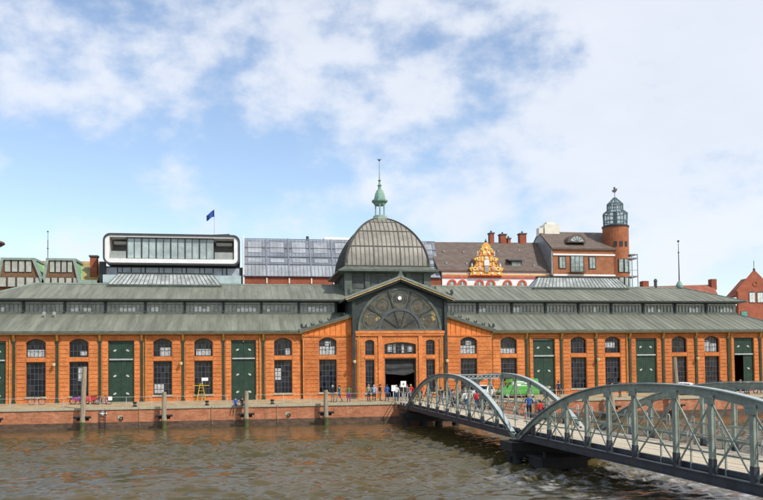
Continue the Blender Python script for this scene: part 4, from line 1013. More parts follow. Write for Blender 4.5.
build_span('near arched span of the footbridge crossing the right foreground', -45.1, -78.1, chord_z2, posts2, 3.38)
# landing ramp between quay and first span
rp_ = thing('bridge_landing', 'short plank landing joining the quay to the footbridge', 'landing', (1, -8.6, -.5))
MB().box(BX0, BX0+.25, -11.2, -6.13, -.75, -.30).box(BX1-.25, BX1, -11.2, -6.13, -.75, -.30).build('edge_girder', m_steel_d, rp_)
for i in range(13):
    pw = (BX1-BX0-.6)/13; x0 = BX0+.3+i*pw
    MB().bar((x0+pw/2,-11.22,-.16), (x0+pw/2,-6.14,-.13), pw-.02, .1).build('deck_board', m_plank, rp_)
MB().box(BX0+.26, BX1-.26, -11.1, -6.2, -.6, -.24).build('bearer', m_steel_d, rp_)
for X in (BX0+.12, BX1-.12):
    for y in (-6.6, -8.1, -9.6, -10.9): MB().box(X-.04, X+.04, y-.04, y+.04, -.3, 1.05).build('stanchion', m_rail, rp_)
    MB().box(X-.035, X+.035, -11.0, -6.5, 1.0, 1.06).box(X-.03, X+.03, -11.0, -6.5, .45, .5).build('handrail', m_rail, rp_)
# piers
def pier(yc, label, w=1.6, zt=-1.15):
    pr_ = thing('bridge_pier', label, 'pier', ((BX0+BX1)/2, yc, WZ))
    MB().box(BX0-.75, BX1+.75, yc-w/2, yc+w/2, zt-.55, zt).box(BX0-.4, BX1+.4, yc-w/2+.2, yc+w/2-.2, zt-.95, zt-.551).build('crosshead', m_pier, pr_)
    for x in (BX0, BX1):
        MB().box(x-.35, x+.35, yc-.5, yc+.5, zt+.001, zt+.12).build('bearing', m_pier, pr_)
    for x in (BX0-.2, BX0+1.6, BX1-1.6, BX1+.2):
        for y in (yc-w*.25, yc+w*.25): MB().tube((x,y,-6), (x,y,zt-.9), .28, 12).build('pile', m_pier, pr_)
pier(-44.55, 'dark steel pier under the joint between the two bridge spans', 2.2)
pier(-11.6, 'dark steel pier under the landward end of the footbridge', 1.6, -.95)
MB_s = thing('pier_platform', 'low dark floating platform beside the middle bridge pier', 'platform', (0, -47.6, WZ))
MB().box(-1.2, 1.6, -48.2, -46.0, WZ-.3, WZ+.3).box(-1.3, 1.7, -48.3, -45.9, WZ+.3, WZ+.42).build('hull', m_pier, MB_s)
for x in (-1.0, 1.3): MB().tube((x,-48.1,WZ+.42),(x,-48.1,WZ+.75),.09,8).build('bollard', m_black, MB_s)
# sign board on the landing
sg_ = thing('notice_board', 'white notice board on a post at the landward end of the footbridge', 'sign', (-.9, -6.9, QZ))
MB().tube((-.9,-6.9,-.11),(-.9,-6.9,2.1),.05,8).build('post', m_rail, sg_); MB().box(-1.2,-.6,-6.98,-6.94,1.55,2.2).build('board', m_white, sg_); MB().box(-.98,-.82,-6.995,-6.981,1.8,1.95).build('pictogram', m_slate, sg_)
sg2 = thing('information_sign', 'tall narrow white sign left of the footbridge end', 'sign', (-1.75, -5.6, QZ))
MB().box(-1.8,-1.7,-5.65,-5.55,QZ,1.5).build('post', m_rail, sg2); MB().box(-1.98,-1.5,-5.69,-5.652,1.1,1.75).build('board', m_white, sg2)

# ------------------------------------------------------------------ mooring piles
def pile(x, y, top, lean, label, r=.27):
    t = thing('mooring_pile', label, 'pile', (x, y, WZ), 'timber mooring piles along the quay')
    n = 10; z0 = WZ-1.2; dx = lean
    prof = [(z0, 1.05), (WZ+.35, 1.0), (WZ+.9, .98), (top-.05, .90), (top, .82)]
    def seg(za, zb, ra, rb): return ((x+dx*(za-WZ)/(top-WZ), y, za), (x+dx*(zb-WZ)/(top-WZ), y, zb), r*ra, n, r*rb)
    MB().tube(*seg(WZ+.75, top, .97, .85)).build('post', m_wood, t)
    MB().tube(*seg(z0, WZ+.75, 1.08, .99)).build('weedy_foot', m_algae, t)
    z = WZ+1.25
    for s in (-1, 1):
        MB().tube((x+s*.22, y-.02, z), (x+s*.85, y-.02, z), .12, 10).build('fender', m_black, t)
    MB().box(x-.6, x+.6, y+.2, y+.36, z-.35, z+.05).build('bracket', m_black, t)
    MB().tube((x-dx*.0, y+.3, z-.1), (x, QE+.05, z-.1), .07, 6).build('tie_rod', m_black, t)
pile(-33.95, -7.0, 4.1, -.12+.35, 'tall pale timber pile in front of the parked motorbikes')
pile(-25.95, -7.0, 1.42, .03, 'short timber pile in front of the window left of the yellow stepladder')
pile(-17.65, -7.0, 1.4, .03, 'short timber pile beside the two seated people')
pile(-9.3, -7.0, 1.36, -.02, 'short timber pile at the left corner of the entrance wing')
pile(15.5, -7.0, 1.42, -.1, 'timber pile behind the footbridge beside the green van')
pile(23.3, -7.0, .75, -.25, 'timber pile seen through the bridge between van and white car')
pile(31.2, -7.0, 4.5, -.35, 'tall grey timber pile behind the near bridge arch', .3)
pile(-42.3, -7.0, 1.0, 0, 'timber pile at the far left edge of the quay')

# wall fittings at the water
for i, (x, l) in enumerate(((-30.4, 'pale mooring ring plate on the quay wall left of the yellow ladder'), (-13.3, 'pale mooring ring plate on the quay wall between two short piles'))):
    o = thing('mooring_ring', l, 'mooring ring', (x, QE, -1.1))
    MB().prism(rrect(x-.26, x+.2, -1.28, -.92, .1), QE-.05, QE-.002).build('plate', m_stone, o)
    MB().ring(arc(x+.12,-1.25,.2,0,2*math.pi,14)[:-1], arc(x+.12,-1.25,.13,0,2*math.pi,14)[:-1], QE-.12, QE-.06).build('ring', m_black, o)
o = thing('wall_ladder', 'short steel ladder with white top plate on the quay wall', 'ladder', (-32.1, QE, WZ))
MB().box(-32.5,-31.7,QE-.1,QE-.01,-.75,-.62).box(-32.2,-32.0,QE-.11,QE-.101,-.9,-.45).build('top_plate', m_white, o)
ld = MB().box(-32.4,-32.34,QE-.22,QE-.16,-3,-.3).box(-31.86,-31.8,QE-.22,QE-.16,-3,-.3)
for k in range(9): ld.box(-32.34,-31.86,QE-.21,QE-.17,-2.9+k*.3,-2.86+k*.3)
ld.build('rungs', m_iron, o)

# quay railing: stretches between the piles
def railing(xa, xb, y, label):
    t = thing('quay_railing', label, 'railing', ((xa+xb)/2, y, QZ), 'thin railings along the quay')
    n = max(1, round((xb-xa)/2.75))
    for i in range(n+1):
        x = xa+(xb-xa)*i/n; MB().box(x-.022, x+.022, y-.022, y+.022, QZ, QZ+1.0).build('post', m_rail, t)
    MB().box(xa, xb, y-.016, y+.016, QZ+1.0, QZ+1.032).box(xa, xb, y-.012, y+.012, QZ+.5, QZ+.522).build('rail', m_rail, t)
railing(-49, -33.5, -5.1, 'thin pale quay railing behind the parked bicycle at far left')
railing(-32.5, -19.6, -5.1, 'thin pale quay railing left of the two seated people')
railing(-16.6, -2.0, -5.1, 'thin pale quay railing between the seated people and the footbridge')
railing(4.0, 60, -5.1, 'thin pale quay railing behind the footbridge on the right')

# more relief on the golden gable
m_wst = M('white_stucco', (.74,.68,.62), .6, .12, 3)
for s in (-1, 1):
    for (x, z0, z1) in ((2.2,19.5,20.25),(1.5,20.45,21.25),(1.15,21.5,22.25),(.75,22.5,23.45),(.5,23.8,24.7)):
        MB().box(gx+s*x-.09, gx+s*x+.09, BY-.68, BY-.56, z0, z1).build('pilaster', m_gold_l, gg)
    for (x, z, h) in ((2.45,20.3,.5),(1.85,21.75,.45),(1.2,23.9,.4)):
        MB().bar((gx+s*x, BY-.63, z), (gx+s*(x-.35), BY-.63, z+h), .12, .12, ref=(0,1,0)).build('volute', m_redtrim, gg)
    for (x, z) in ((.95,19.75),(2.0,19.75),(.35,24.2)):
        MB().ball((gx+s*x, BY-.6, z), .2, .12, .26, 8, 6).build('rosette', m_wst, gg)
gg.scale = (1.04, 1, .80); gg.location.z = 19.3*.20; gg.location.x = (gx-24.8)*(-.04)
MB().ball((gx, BY-.62, 25.2), .22, .14, .3, 8, 6).build('rosette', m_wst, gg)
MB().prism(arc(gx,23.2,.26,0,math.pi,8)+[(gx-.26,22.9),(gx+.26,22.9)], BY-.7, BY-.57).build('upper_niche', m_wst, gg)

# ------------------------------------------------------------------ people
SK = M('skin', (.55,.33,.24), .6, .05, 8)
def cloth(name, c): return M('cloth_'+name, c, .85, .15, 9)
CL = {k: cloth(k, v) for k, v in dict(navy=(.02,.03,.08), blue=(.03,.10,.35), lightblue=(.28,.42,.62), white=(.70,.70,.68), red=(.50,.03,.03), green=(.10,.16,.06), teal=(.03,.20,.22), black=(.02,.02,.022),
      grey=(.16,.16,.17), khaki=(.32,.26,.17), denim=(.05,.08,.16), orange=(.65,.16,.03), purple=(.16,.05,.20), pink=(.55,.20,.25)).items()}
HAIR = {k: M('hair_'+k, v, .7, .2, 12) for k, v in dict(dark=(.025,.018,.014), brown=(.09,.05,.025), blond=(.34,.24,.12), grey=(.35,.34,.33)).items()}
SHOE = M('shoe_leather', (.03,.025,.022), .6, .2, 8)
def skeleton(pose):
    J = dict(pelvis=((0,0,.95),.135,.105), waist=((0,0,1.12),.125,.10), chest=((0,.005,1.33),.155,.11), neckb=((0,.01,1.475),.065,.06), neck=((0,.0,1.54),.052,.052), head=((0,-.015,1.635),.083,.098), crown=((0,-.005,1.695),.07,.08))
    E_ = [('pelvis','waist','top'),('waist','chest','top'),('chest','neckb','top'),('neckb','neck','skin'),('neck','head','skin'),('head','crown','skin')]
    P = {}
    if pose == 'stand':
        P = dict(k=[(-.105,-.01,.5),(.105,.0,.5)], a=[(-.11,.03,.085),(.12,.02,.085)], e=[(-.245,.04,1.15),(.245,.04,1.15)], w=[(-.25,-.05,.90),(.25,-.04,.90)])
    elif pose == 'walk':
        P = dict(k=[(-.10,-.16,.53),(.10,.03,.5)], a=[(-.10,-.22,.095),(.10,.30,.15)], e=[(-.245,.14,1.17),(.245,-.06,1.15)], w=[(-.25,.12,.92),(.24,-.24,.96)])
    elif pose == 'stride':
        P = dict(k=[(-.10,.04,.5),(.10,-.14,.53)], a=[(-.10,.28,.14),(.10,-.20,.09)], e=[(-.245,-.05,1.15),(.245,.13,1.17)], w=[(-.24,-.22,.95),(.25,.12,.93)])
    elif pose == 'hold':
        P = dict(k=[(-.105,-.02,.5),(.12,-.03,.5)], a=[(-.11,.03,.085),(.15,-.02,.085)], e=[(-.25,-.02,1.14),(.25,.04,1.15)], w=[(-.12,-.26,1.22),(.25,-.05,.90)])
    elif pose == 'lean':
        P = dict(k=[(-.10,0,.5),(.11,-.06,.5)], a=[(-.10,.03,.085),(.13,.0,.085)], e=[(-.26,-.12,1.15),(.26,-.12,1.15)], w=[(-.20,-.34,1.12),(.20,-.34,1.12)])
    elif pose == 'sit':
        P = dict(k=[(-.13,-.44,.97),(.13,-.44,.97)], a=[(-.13,-.46,.55),(.14,-.42,.55)], e=[(-.25,-.06,1.14),(.25,-.06,1.14)], w=[(-.16,-.30,1.06),(.18,-.28,1.06)])
    for i, sd in enumerate('lr'):
        sx = -1 if i == 0 else 1; k, a, e, w = (P[q][i] for q in 'kaew')
        J['hip'+sd] = ((sx*.088,0,.91),.088,.095); J['thigh'+sd] = (tuple((k[q]*.5+(sx*.088,0,.91)[q]*.5) for q in range(3)),.078,.085)
        J['knee'+sd] = (k,.058,.062); J['calf'+sd] = (tuple(k[q]*.62+a[q]*.38+(0,.015,0)[q] for q in range(3)),.053,.058); J['ank'+sd] = (a,.040,.044); J['toe'+sd] = ((a[0]+sx*.02,a[1]-.17,a[2]-.05),.038,.028)
        J['sho'+sd] = ((sx*.185,.01,1.425),.062,.062); J['elb'+sd] = (e,.044,.046); J['wri'+sd] = (w,.030,.032)
        d = Vector(w)-Vector(e); d.normalize(); J['palm'+sd] = (tuple(Vector(w)+d*.07),.034,.018)
        E_ += [('pelvis','hip'+sd,'legs'),('hip'+sd,'thigh'+sd,'legs'),('thigh'+sd,'knee'+sd,'legs'),('knee'+sd,'calf'+sd,'legs'),('calf'+sd,'ank'+sd,'legs'),('ank'+sd,'toe'+sd,'shoe'),
               ('chest','sho'+sd,'top'),('sho'+sd,'elb'+sd,'top'),('elb'+sd,'wri'+sd,'top'),('wri'+sd,'palm'+sd,'skin')]
    return J, E_
def person_mesh(pose):
    J, E_ = skeleton(pose); names = list(J); idx = {n: i for i, n in enumerate(names)}
    me = bpy.data.meshes.new('person_'+pose); me.from_pydata([J[n][0] for n in names], [(idx[a], idx[b]) for a, b, _ in E_], [])
    o = bpy.data.objects.new('tmp_body', me); col.objects.link(o)
    o.modifiers.new('skin', 'SKIN'); sv = me.skin_vertices[0].data
    for n in names: sv[idx[n]].radius = (J[n][1], J[n][2]); sv[idx[n]].use_root = (n == 'pelvis')
    o.modifiers['skin'].use_smooth_shade = True
    sd = o.modifiers.new('sub', 'SUBSURF'); sd.levels = 1; sd.render_levels = 1
    dg_ = bpy.context.evaluated_depsgraph_get(); ev = o.evaluated_get(dg_); em = ev.to_mesh()
    V = [tuple(v.co) for v in em.vertices]; F = [tuple(p_.vertices) for p_ in em.polygons]; ev.to_mesh_clear()
    bpy.data.objects.remove(o); bpy.data.meshes.remove(me)
    slot = dict(top=0, legs=1, skin=2, shoe=3); mi = []
    segs = [(Vector(J[a][0]), Vector(J[b][0]), slot[t]) for a, b, t in E_]
    for f in F:
        c = sum((Vector(V[i]) for i in f), Vector())/len(f); best = (9, 0)
        for a, b, t in segs:
            ab = b-a; k = max(0, min(1, (c-a).dot(ab)/ab.length_squared)); d_ = (c-(a+ab*k)).length
            if d_ < best[0]: best = (d_, t)
        mi.append(best[1])
    mb = MB(); mb.v = V; mb.f = F; mb.mi = mi; mb.cur = 2
    for sd_, sx in (('l',-1),('r',1)):                 # five separate fingers on each hand
        w = Vector(J['wri'+sd_][0]); p_ = Vector(J['palm'+sd_][0]); d = (p_-w).normalized(); side = d.cross(Vector((sx,0,0))).normalized()
        if side.length < .1: side = Vector((0,-1,0))
        inw = Vector((-sx,0,0))
        for k, (off, ln_) in enumerate(((-.027,.062),(-.009,.075),(.009,.070),(.026,.055))):
            b0 = p_+side*off; b1 = b0+d*ln_*.55+inw*.006; b2 = b1+d*ln_*.4+inw*.022; mb.tube(b0, b1, .009, 6, .0085); mb.tube(b1, b2, .0085, 6, .006)
        t0 = w+d*.03-side*.028; t1 = t0-side*.03+d*.03; mb.tube(t0, t1, .010, 6, .009); mb.tube(t1, t1+d*.03, .009, 6, .006)
    hx, hy, hz = J['head'][0]
    mb.prism([(-.012,hz-.02),(.012,hz-.02),(.004,hz+.03)], hy-.125, hy-.08)          # nose
    for sx in (-1, 1): mb.ball((sx*.085, hy+.012, hz+.0), .012, .022, .032, 6, 5)    # ears
    mb.cur = 4
    for sx in (-1, 1): mb.ball((sx*.032, hy-.088, hz+.025), .011, .008, .007, 6, 4)  # eyes
    mb.cur = 5; mb.box(-.025, .025, hy-.099, hy-.085, hz-.05, hz-.042)               # mouth
    return mb, J
LIP = M('lip', (.35,.12,.10), .6, .1, 8)
PM = {p_: person_mesh(p_) for p_ in ('stand','walk','stride','hold','lean','sit')}
def person(x, y, z, rot, pose, top, legs, hair, label, h=1.74, long_hair=False, extra=None):
    mb, J = PM[pose]; k = h/1.765
    me = mb.mesh('person', [CL[top], CL[legs], SK, SHOE, HAIR['dark'], LIP], smooth=True)
    o = bpy.data.objects.new('person', me); col.objects.link(o); tag(o, label, 'person', 'people on the quay and footbridge')
    if pose == 'sit': z -= .85*k
    o.location = (x, y, z); o.rotation_euler = (0, 0, R(rot)); o.scale = (k*1.12, k*1.12, k)
    hx, hy, hz = J['head'][0]; hb_ = MB(); vs = []; n, m = 14, 6
    prof = [(.102,-.02),(.106,.02),(.103,.06),(.088,.095),(.05,.118),(.008,.124)]
    hb_.lathe(prof, (0, hy+.016, hz), n)
    hb_.box(-.085, .085, hy+.05, hy+.125, hz-(.20 if long_hair else .07), hz+.02)
    ho = bpy.data.objects.new('hair', hb_.mesh('hair', HAIR[hair], smooth=False)); col.objects.link(ho); ho.parent = o
    if extra == 'backpack':
        b_ = MB().prism_x([(.09,1.02),(.26,1.04),(.27,1.3),(.2,1.45),(.10,1.45)], -.14, .14); bo = bpy.data.objects.new('backpack', b_.mesh('backpack', CL['black'])); col.objects.link(bo); bo.parent = o
    return o
def dz1(y): return chord_z1(y)+.455
q = QZ
for a in [
  (-8.25,-3.6,q,200,'stand','black','grey','grey','grey-haired person in dark jacket beside the short pile at the entrance wing'),
  (-7.55,-3.9,q,-60,'walk','teal','denim','dark','person in teal jacket beside the window left of the entrance'),
  (-6.55,-4.2,q,180,'stand','green','purple','brown','person in olive green coat standing alone left of the entrance'),
  (-4.2,-3.4,q,30,'stand','khaki','denim','blond','person in beige top just left of the one in light blue'),
  (-3.7,-4.0,q,170,'walk','lightblue','black','grey','person in light blue shirt and dark trousers before the entrance'),
  (-2.85,-3.2,q,100,'stand','navy','khaki','dark','person in navy top and beige trousers facing right before the entrance'),
  (-2.2,-3.8,q,190,'hold','blue','denim','dark','person all in blue standing left of the notice board'),
  (-1.3,-4.6,q,160,'stand','white','denim','grey','person in white top beside the narrow white sign'),
  (-.55,-3.0,q,20,'stride','black','black','dark','person dressed in black in the entrance doorway'),
  (-.05,-4.4,q,-30,'walk','grey','black','brown','person in grey walking off the footbridge by the notice board'),
  (.45,-4.0,q,180,'stand','red','denim','blond','person in red top right of the notice board'),
  (1.15,-5.0,q,140,'stand','white','green','dark','person in white top stepping off the footbridge end'),
  (.3,-10.2,dz1(-11.4)+.28,185,'walk','red','black','dark','person in dark red at the landward end of the footbridge'),
  (1.0,-15.8,dz1(-15.8),10,'stride','black','denim','dark','person in black on the footbridge left of the group centre'),
  (1.9,-15.5,dz1(-15.5),190,'walk','navy','grey','brown','person in navy on the footbridge beside the one in black'),
  (.7,-21.4,dz1(-21.4),0,'walk','grey','black','dark','person in grey walking towards the river under the far arch crown'),
  (1.2,-23.9,dz1(-23.9),175,'stride','white','denim','grey','person in white top and jeans on the far bridge span'),
  (1.75,-23.2,dz1(-23.2),5,'walk','white','khaki','brown','person in white and beige on the far bridge span'),
  (2.6,-18.9,dz1(-18.9),15,'walk','grey','navy','blond','person in grey with fair hair further along the far bridge span'),
  (.4,-13.2,dz1(-13.2),170,'stride','navy','khaki','dark','person in navy and beige stepping onto the far bridge span'),
  (1.6,-26.0,dz1(-26.0),180,'stride','red','denim','dark','person in bright red top on the far bridge span'),
  (2.2,-26.2,dz1(-26.2),185,'walk','denim','navy','dark','person in dark denim next to the one in bright red'),
  (2.45,-36.3,dz1(-36.3),160,'lean','blue','black','blond','person in blue jacket leaning at the railing before the green van',1.8),
  (2.5,-38.4,dz1(-38.4),200,'stand','red','navy','dark','shorter person in red top beside the one in blue jacket',1.45),
  (1.9,-37.0,dz1(-37.0),60,'stand','orange','red','brown','small child in orange on the footbridge beside the blue jacket',.98),
  (18.4,-2.6,q,10,'stand','navy','black','dark','person in navy by the green door behind the bridge'),
  (24.2,-4.4,q,90,'hold','white','black','dark','person in white seen just above the near arch, left one'),
  (25.2,-4.3,q,-80,'stand','red','black','brown','person in red seen just above the near arch beside one in white'),
  (38.1,-4.4,q,0,'lean','lightblue','denim','brown','person in light blue before the last window on the right',1.85),
  (40.6,-4.4,q,30,'stand','pink','grey','blond','person in pink near the half-open green door'),
  (41.6,-4.3,q,-30,'stand','white','denim','dark','person in white near the half-open green door'),
  (44.2,-4.5,q,60,'stand','white','black','dark','person in white at the far right of the quay'),
]: person(*(a if a[2] != q else (a[0], a[1]-.4, qz(a[1]-.4), *a[3:9], (a[9] if len(a) > 9 else 1.86))))
person(-18.75,QE+.02,QZ,0,'sit','blue','denim','dark','person in bright blue jacket sitting on the quay edge')
person(-18.05,QE+.02,QZ,12,'sit','black','grey','dark','person in black sitting on the quay edge beside the pile')

# ------------------------------------------------------------------ bicycles, motorbikes
def bicycle(x, y, rot, c, label, bag=None, moto=False):
    t = thing('motorcycle' if moto else 'bicycle', label, 'motorcycle' if moto else 'bicycle', (0,0,0), 'two-wheelers parked on the quay')
    fm = M('frame_'+c, dict(black=(.02,.02,.02), red=(.4,.03,.03), blue=(.04,.08,.3), yellow=(.6,.4,.03), purple=(.2,.05,.2))[c], .35, .1, 5)
    r, wb = (.31, 1.35) if moto else (.34, 1.06)
    for s in (-1, 1):
        w = MB(); n = 24; rr = .06 if moto else .032; cx = s*wb/2
        pts = [(cx+r*math.cos(2*math.pi*i/n), 0, r+.01+r*math.sin(2*math.pi*i/n)*.999) for i in range(n)]
        for i in range(n): w.tube(pts[i], pts[(i+1)%n], rr, 6)
        wo = w.build('wheel', m_black, t)
        sp2 = MB()
        for i in range(8): a = math.pi*i/8; sp2.tube((cx-r*math.cos(a),0,r+.01-r*math.sin(a)), (cx+r*math.cos(a),0,r+.01+r*math.sin(a)), .006, 4)
        sp2.build('spokes', m_rail, wo)
    z0 = r+.01
    if moto:
        MB().prism([(-.75,.55),(-.2,.35),(.3,.35),(.45,.75),(.2,.95),(-.1,.78),(-.75,.82)], -.14, .14).build('body', fm, t)
        MB().prism([(-.7,.83),(-.12,.79),(-.1,.88),(-.68,.93)], -.15, .15).build('saddle', m_black, t)
        MB().tube((.62,0,z0),(.42,0,1.0),.035,8).build('fork', m_rail, t); MB().tube((.40,-.36,1.05),(.40,.36,1.05),.018,6).build('handlebar', m_black, t)
        MB().ball((.55,0,.88), .11).build('headlight', m_white, t)
    else:
        bb = (-.08,0,.29); st = (-.2,0,.80); hd = (.36,0,.84); hd2 = (.40,0,.68); rw = (-wb/2,0,z0); fwp = (wb/2,0,z0)
        MB().path([bb,st], .02, 6).path([bb,hd2], .022, 6).path([st,hd], .018, 6).path([bb,rw], .014, 6).path([st,rw], .012, 6).path([hd2,fwp], .016, 6).path([hd2,(.34,0,.98)], .018, 6).build('frame', fm, t)
        MB().prism([(-.33,.90),(-.08,.92),(-.06,.95),(-.33,.97)], -.07, .07).path([st,(-.21,0,.91)], .015, 6).build('saddle', m_black, t)
        MB().path([(.26,-.27,1.02),(.34,-.12,1.0),(.34,.12,1.0),(.26,.27,1.02)], .013, 6).build('handlebar', m_black, t)
        MB().ring(arc(bb[0],bb[2],.10,0,2*math.pi,14)[:-1], arc(bb[0],bb[2],.07,0,2*math.pi,14)[:-1], -.05, -.04).bar((bb[0],-.07,bb[2]),(bb[0]+.12,-.07,bb[2]-.12),.02,.02).build('crank', m_rail, t)
    if bag: MB().box(-.85, -.45, -.24, -.06, .42, .82).build('pannier', CL[bag], t); MB().box(-.85,-.45,.06,.24,.42,.82).build('pannier', CL[bag], t)
    t.location = (x, y, qz(y)); t.rotation_euler = (R(6), 0, R(rot))
bicycle(-39.6, -1.3, 6, 'black', 'dark bicycle parked under the leftmost full window')
bicycle(-35.2, -1.5, 10, 'purple', 'purple motorbike parked left of the tall pale pile', moto=True)
bicycle(-34.1, -2.0, 186, 'red', 'red motorbike parked directly behind the tall pale pile', moto=True)
bicycle(-33.2, -1.4, 15, 'yellow', 'yellow bicycle with orange panniers right of the tall pale pile', bag='orange')
bicycle(-32.6, -2.4, 195, 'blue', 'blue bicycle with white panniers nearest the first full green door', bag='white')
bicycle(43.2, -3.0, 8, 'red', 'red motorbike at the right edge of the quay', moto=True)
bicycle(45.2, -3.2, 12, 'black', 'black motorbike at the far right edge of the quay', moto=True)

# ------------------------------------------------------------------ vehicles
m_tyre = M('tyre', (.02,.02,.021), .8, .1, 6); m_car_w = M('white_car_paint', (.72,.73,.74), .25, .04, 2, spec=.6); m_carglass = glassy('car_glass', (.02,.025,.03), .05, .7)
m_green_v = M('lime_van_paint', (.075,.33,.045), .3, .08, 2, spec=.6)
def loft_x(mb, secs):                                  # secs: list of (x, [(y,z)...]) closed sections
    n = len(secs[0][1]); vs = [(x, y, z) for x, pr_ in secs for y, z in pr_]; fs = []
    for k in range(len(secs)-1):
        for i in range(n): j = (i+1)%n; fs.append((k*n+i, k*n+j, (k+1)*n+j, (k+1)*n+i))
    fs += [tuple(range(n))[::-1], tuple(range((len(secs)-1)*n, len(secs)*n))]
    return mb.add(vs, fs)
def car_sec(w, zb, zs, zt, tw): return [(-w*.92,zb),(-w,zb+.15),(-w,zs),(-tw,zt-.05),(-tw*.85,zt),(tw*.85,zt),(tw,zt-.05),(w,zs),(w,zb+.15),(w*.92,zb)]
def vehicle(kind, label, x, y, rot, paint):
    van = kind == 'van'
    t = thing('van' if van else 'car', label, 'van' if van else 'car', (0,0,0))
    if van:
        H = 2.15; secs = [(-2.3,car_sec(.84,.35,1.0,1.95,.78)),(-2.2,car_sec(.93,.28,1.15,H,.86)),(1.0,car_sec(.93,.25,1.15,H,.86)),(1.45,car_sec(.93,.25,1.1,1.75,.78)),(1.75,car_sec(.92,.25,1.05,1.28,.78)),(2.25,car_sec(.86,.28,.8,.95,.70)),(2.35,car_sec(.76,.35,.7,.75,.6))]
        wx = (-1.45, 1.5)
    else:
        H = 1.48; secs = [(-2.0,car_sec(.72,.35,.75,.9,.62)),(-1.92,car_sec(.82,.28,.85,1.12,.66)),(-1.5,car_sec(.86,.25,.9,1.40,.60)),(-.5,car_sec(.87,.25,.9,H,.60)),(.3,car_sec(.87,.25,.9,1.42,.60)),(.95,car_sec(.86,.25,.88,.99,.68)),(1.7,car_sec(.82,.27,.75,.85,.64)),(1.98,car_sec(.70,.33,.6,.66,.55))]
        wx = (-1.22, 1.25)
    b = MB(); loft_x(b, secs); bo = b.build('body', paint, t)
    gl_ = MB()
    if van:
        for s in (-1, 1): gl_.prism([(1.05,1.22),(1.62,1.22),(1.38,1.72),(1.05,1.85)], s*.885-.02, s*.885+.02)
        gl_.add([(1.47,-.72,1.72),(1.47,.72,1.72),(1.80,.78,1.30),(1.80,-.78,1.30)], [(0,1,2,3)])
    else:
        for s in (-1, 1):
            gl_.add([(-1.35,s*.83,.96),(-.45,s*.845,.96),(-.45,s*.66,1.38),(-1.2,s*.68,1.33)], [(0,1,2,3)]); gl_.add([(-.38,s*.845,.96),(.62,s*.845,.96),(.15,s*.68,1.36),(-.38,s*.66,1.38)], [(0,1,2,3)])
        gl_.add([(.36,-.58,1.38),(.36,.58,1.38),(.95,.68,1.01),(.95,-.68,1.01)], [(0,1,2,3)]); gl_.add([(-1.53,-.58,1.36),(-1.53,.58,1.36),(-1.94,.64,1.10),(-1.94,-.64,1.10)], [(0,1,2,3)])
    gl_.build('windows', m_carglass, t)
    for wxx in wx:
        for s in (-1, 1):
            wo = MB().tube((wxx, s*.72, .32), (wxx, s*.90, .32), .32, 20).build('wheel', m_tyre, t)
            MB().tube((wxx, s*.90, .32), (wxx, s*.915, .32), .20, 14).build('rim', m_rail, wo)
    fx = secs[-1][0]-.1
    for s in (-1, 1):
        MB().ball((fx, s*.58, .68 if not van else .78), .12, .16, .09).build('headlight', m_white, t)
        MB().box(secs[0][0]-.02, secs[0][0]+.06, s*.66-.08, s*.66+.08, .7, .95).build('tail_light', M('tail_light_red', (.4,.02,.02), .3, .1, 3), t)
    MB().box(fx-.0, secs[-1][0]+.06, -.72, .72, .34, .5).build('bumper', m_black, t)
    for s in (-1, 1):
        MB().ball((1.0 if not van else 1.5, s*.98, 1.02 if not van else 1.28), .07, .12, .09, 8, 6).build('mirror', m_black, t)
        MB().box(wx[0]+.4, wx[1]-.4, s*.885-.02, s*.885+.02, .26, .38).build('sill_trim', m_black, t)
        for xx in ((-.42, .66) if not van else (-.9, .95)): MB().box(xx-.008, xx+.008, s*(.872 if not van else .932)-.008, s*(.872 if not van else .932)+.008, .42, .92 if not van else 1.15).build('door_seam', m_black, t)
    MB().box(secs[0][0]-.03, secs[0][0]+.0, -.26, .26, .52, .64).build('number_plate', m_white, t)
    if van:
        for s in (-1, 1):
            # pale lettering panel: a white field with soft-edged green shapes
            MB().prism(rrect(-2.0, .85, 1.32, 1.86, .12), s*.905-.012, s*.905+.012).build('side_panel', m_white, t)
            for (a, b_, c, d) in ((-1.75,-1.2,1.45,1.75),(-.95,-.1,1.42,1.56),(-.6,.5,1.62,1.72)):
                MB().prism(rrect(a, b_, c, d, .05), s*.925-.006, s*.925+.006).build('panel_mark', m_green_v, t)
    t.location = (x, y, qz(y)+.01); t.rotation_euler = (0, 0, R(rot))
vehicle('van', 'lime green van with white side panel on the quay behind the bridge', 13.5, -2.6, 180, m_green_v)
vehicle('car', 'white car parked left of the green van behind the footbridge', 9.4, -2.6, 235, m_car_w)
vehicle('car', 'white car on the quay by the tall grey pile at right', 33.6, -2.8, 170, m_car_w)

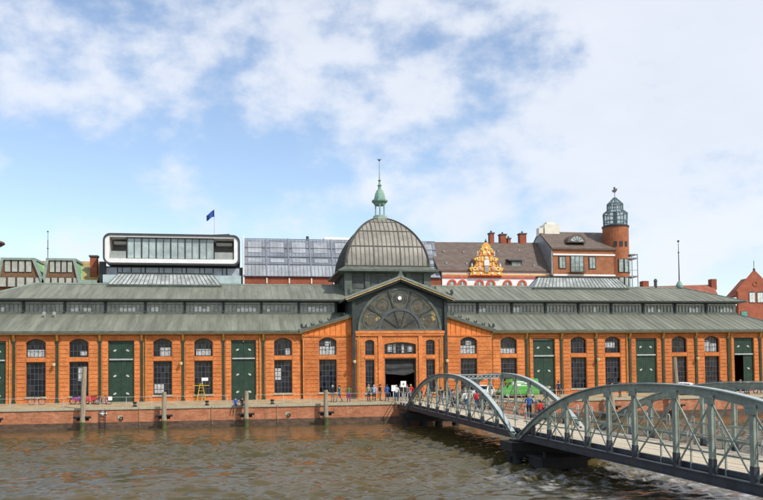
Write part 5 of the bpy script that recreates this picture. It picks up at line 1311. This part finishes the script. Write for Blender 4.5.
# yellow stepladder before a window
t = thing('stepladder', 'yellow stepladder with a white sign standing before a window', 'ladder', (-22.5, -.55, QZ))
m_yel = M('yellow_ladder', (.50,.33,.03), .5, .1, 4)
for s in (-1, 1):
    MB().bar((-22.5+s*.55,-.75,QZ), (-22.5+s*.12,-.55,2.2), .07, .07).build('leg', m_yel, t); MB().bar((-22.5+s*.55,-.25,QZ), (-22.5+s*.12,-.5,2.2), .06, .06).build('leg', m_yel, t)
for k in range(6):
    z = QZ+.35+k*.36; f = (z-QZ)/2.3; MB().box(-22.5-.55+.43*f, -22.5+.55-.43*f, -.75+.2*f-.03, -.75+.2*f+.03, z, z+.04).build('rung', m_yel, t)
MB().box(-23.4,-21.6,-.60,-.56,1.9,1.98).build('cross_bar', m_yel, t)
MB().box(-22.45,-21.75,-.68,-.64,2.45,2.8).tube((-22.4,-.6,2.1),(-22.4,-.62,2.5),.03,6).build('sign_board', m_white, t)

# tall lamp at the left edge
lp = thing('lamp_post', 'tall lamp post with brown disc head cut by the left edge', 'lamp', (-43.2, -4.6, QZ))
MB().tube((-43.2,-4.6,QZ),(-43.2,-4.6,16.4),.14,10,.08).build('pole', m_slate, lp)
MB().lathe([(.15,16.3),(.9,16.55),(1.25,16.8),(1.15,16.98),(.5,17.2),(.1,17.3)], (-43.2,-4.6,0), 20).build('lamp_head', M('brown_lamp_cap', (.10,.045,.035), .5, .2, 2), lp)

for o in bpy.data.objects:                              # fine pieces too small to pick apart stay joined
    if o.parent and o.name.split('.')[0] in ('roof_seam','glazing_bar','brick_banding','milky_pane','reflection_curtain','pane','spokes','rungs','louvre_panel','rail','handrail','verge_flashing','verge_board','fascia','hip_flashing','end_coping','glazing_rail','kerb_beam','edge_girder'):
        if o.name.split('.')[0] != 'pane' or len(o.data.polygons) not in (6, 1): o['kind'] = 'stuff'

# cast-iron bollards on the quay edge
for x, l in ((-21.7, 'squat black mooring bollard on the quay edge below the yellow stepladder'), (-14.9, 'squat black mooring bollard on the quay edge right of the seated people'), (-29.0, 'squat black mooring bollard on the quay edge before the first full green door')):
    b = thing('mooring_bollard', l, 'bollard', (x, QE+.35, QZ), 'mooring bollards on the quay edge')
    MB().lathe([(.26,0),(.26,.05),(.15,.1),(.14,.34),(.24,.42),(.22,.5),(.08,.53)], (x, QE+.35, QZ+.008), 14).build('post', m_black, b, smooth=False)
    MB().path([(x+.16*math.cos(R(a)), QE+.35+.16*math.sin(R(a)), QZ+.16+a*.0002) for a in range(0, 721, 30)]+[(x+.3,QE+.1,QZ+.06),(x+.5,QE-.14,QZ-.1),(x+.55,QE-.16,WZ+.2)], .028, 6).build('rope', M('hemp_rope', (.30,.24,.15), .9, .2, 12), b)
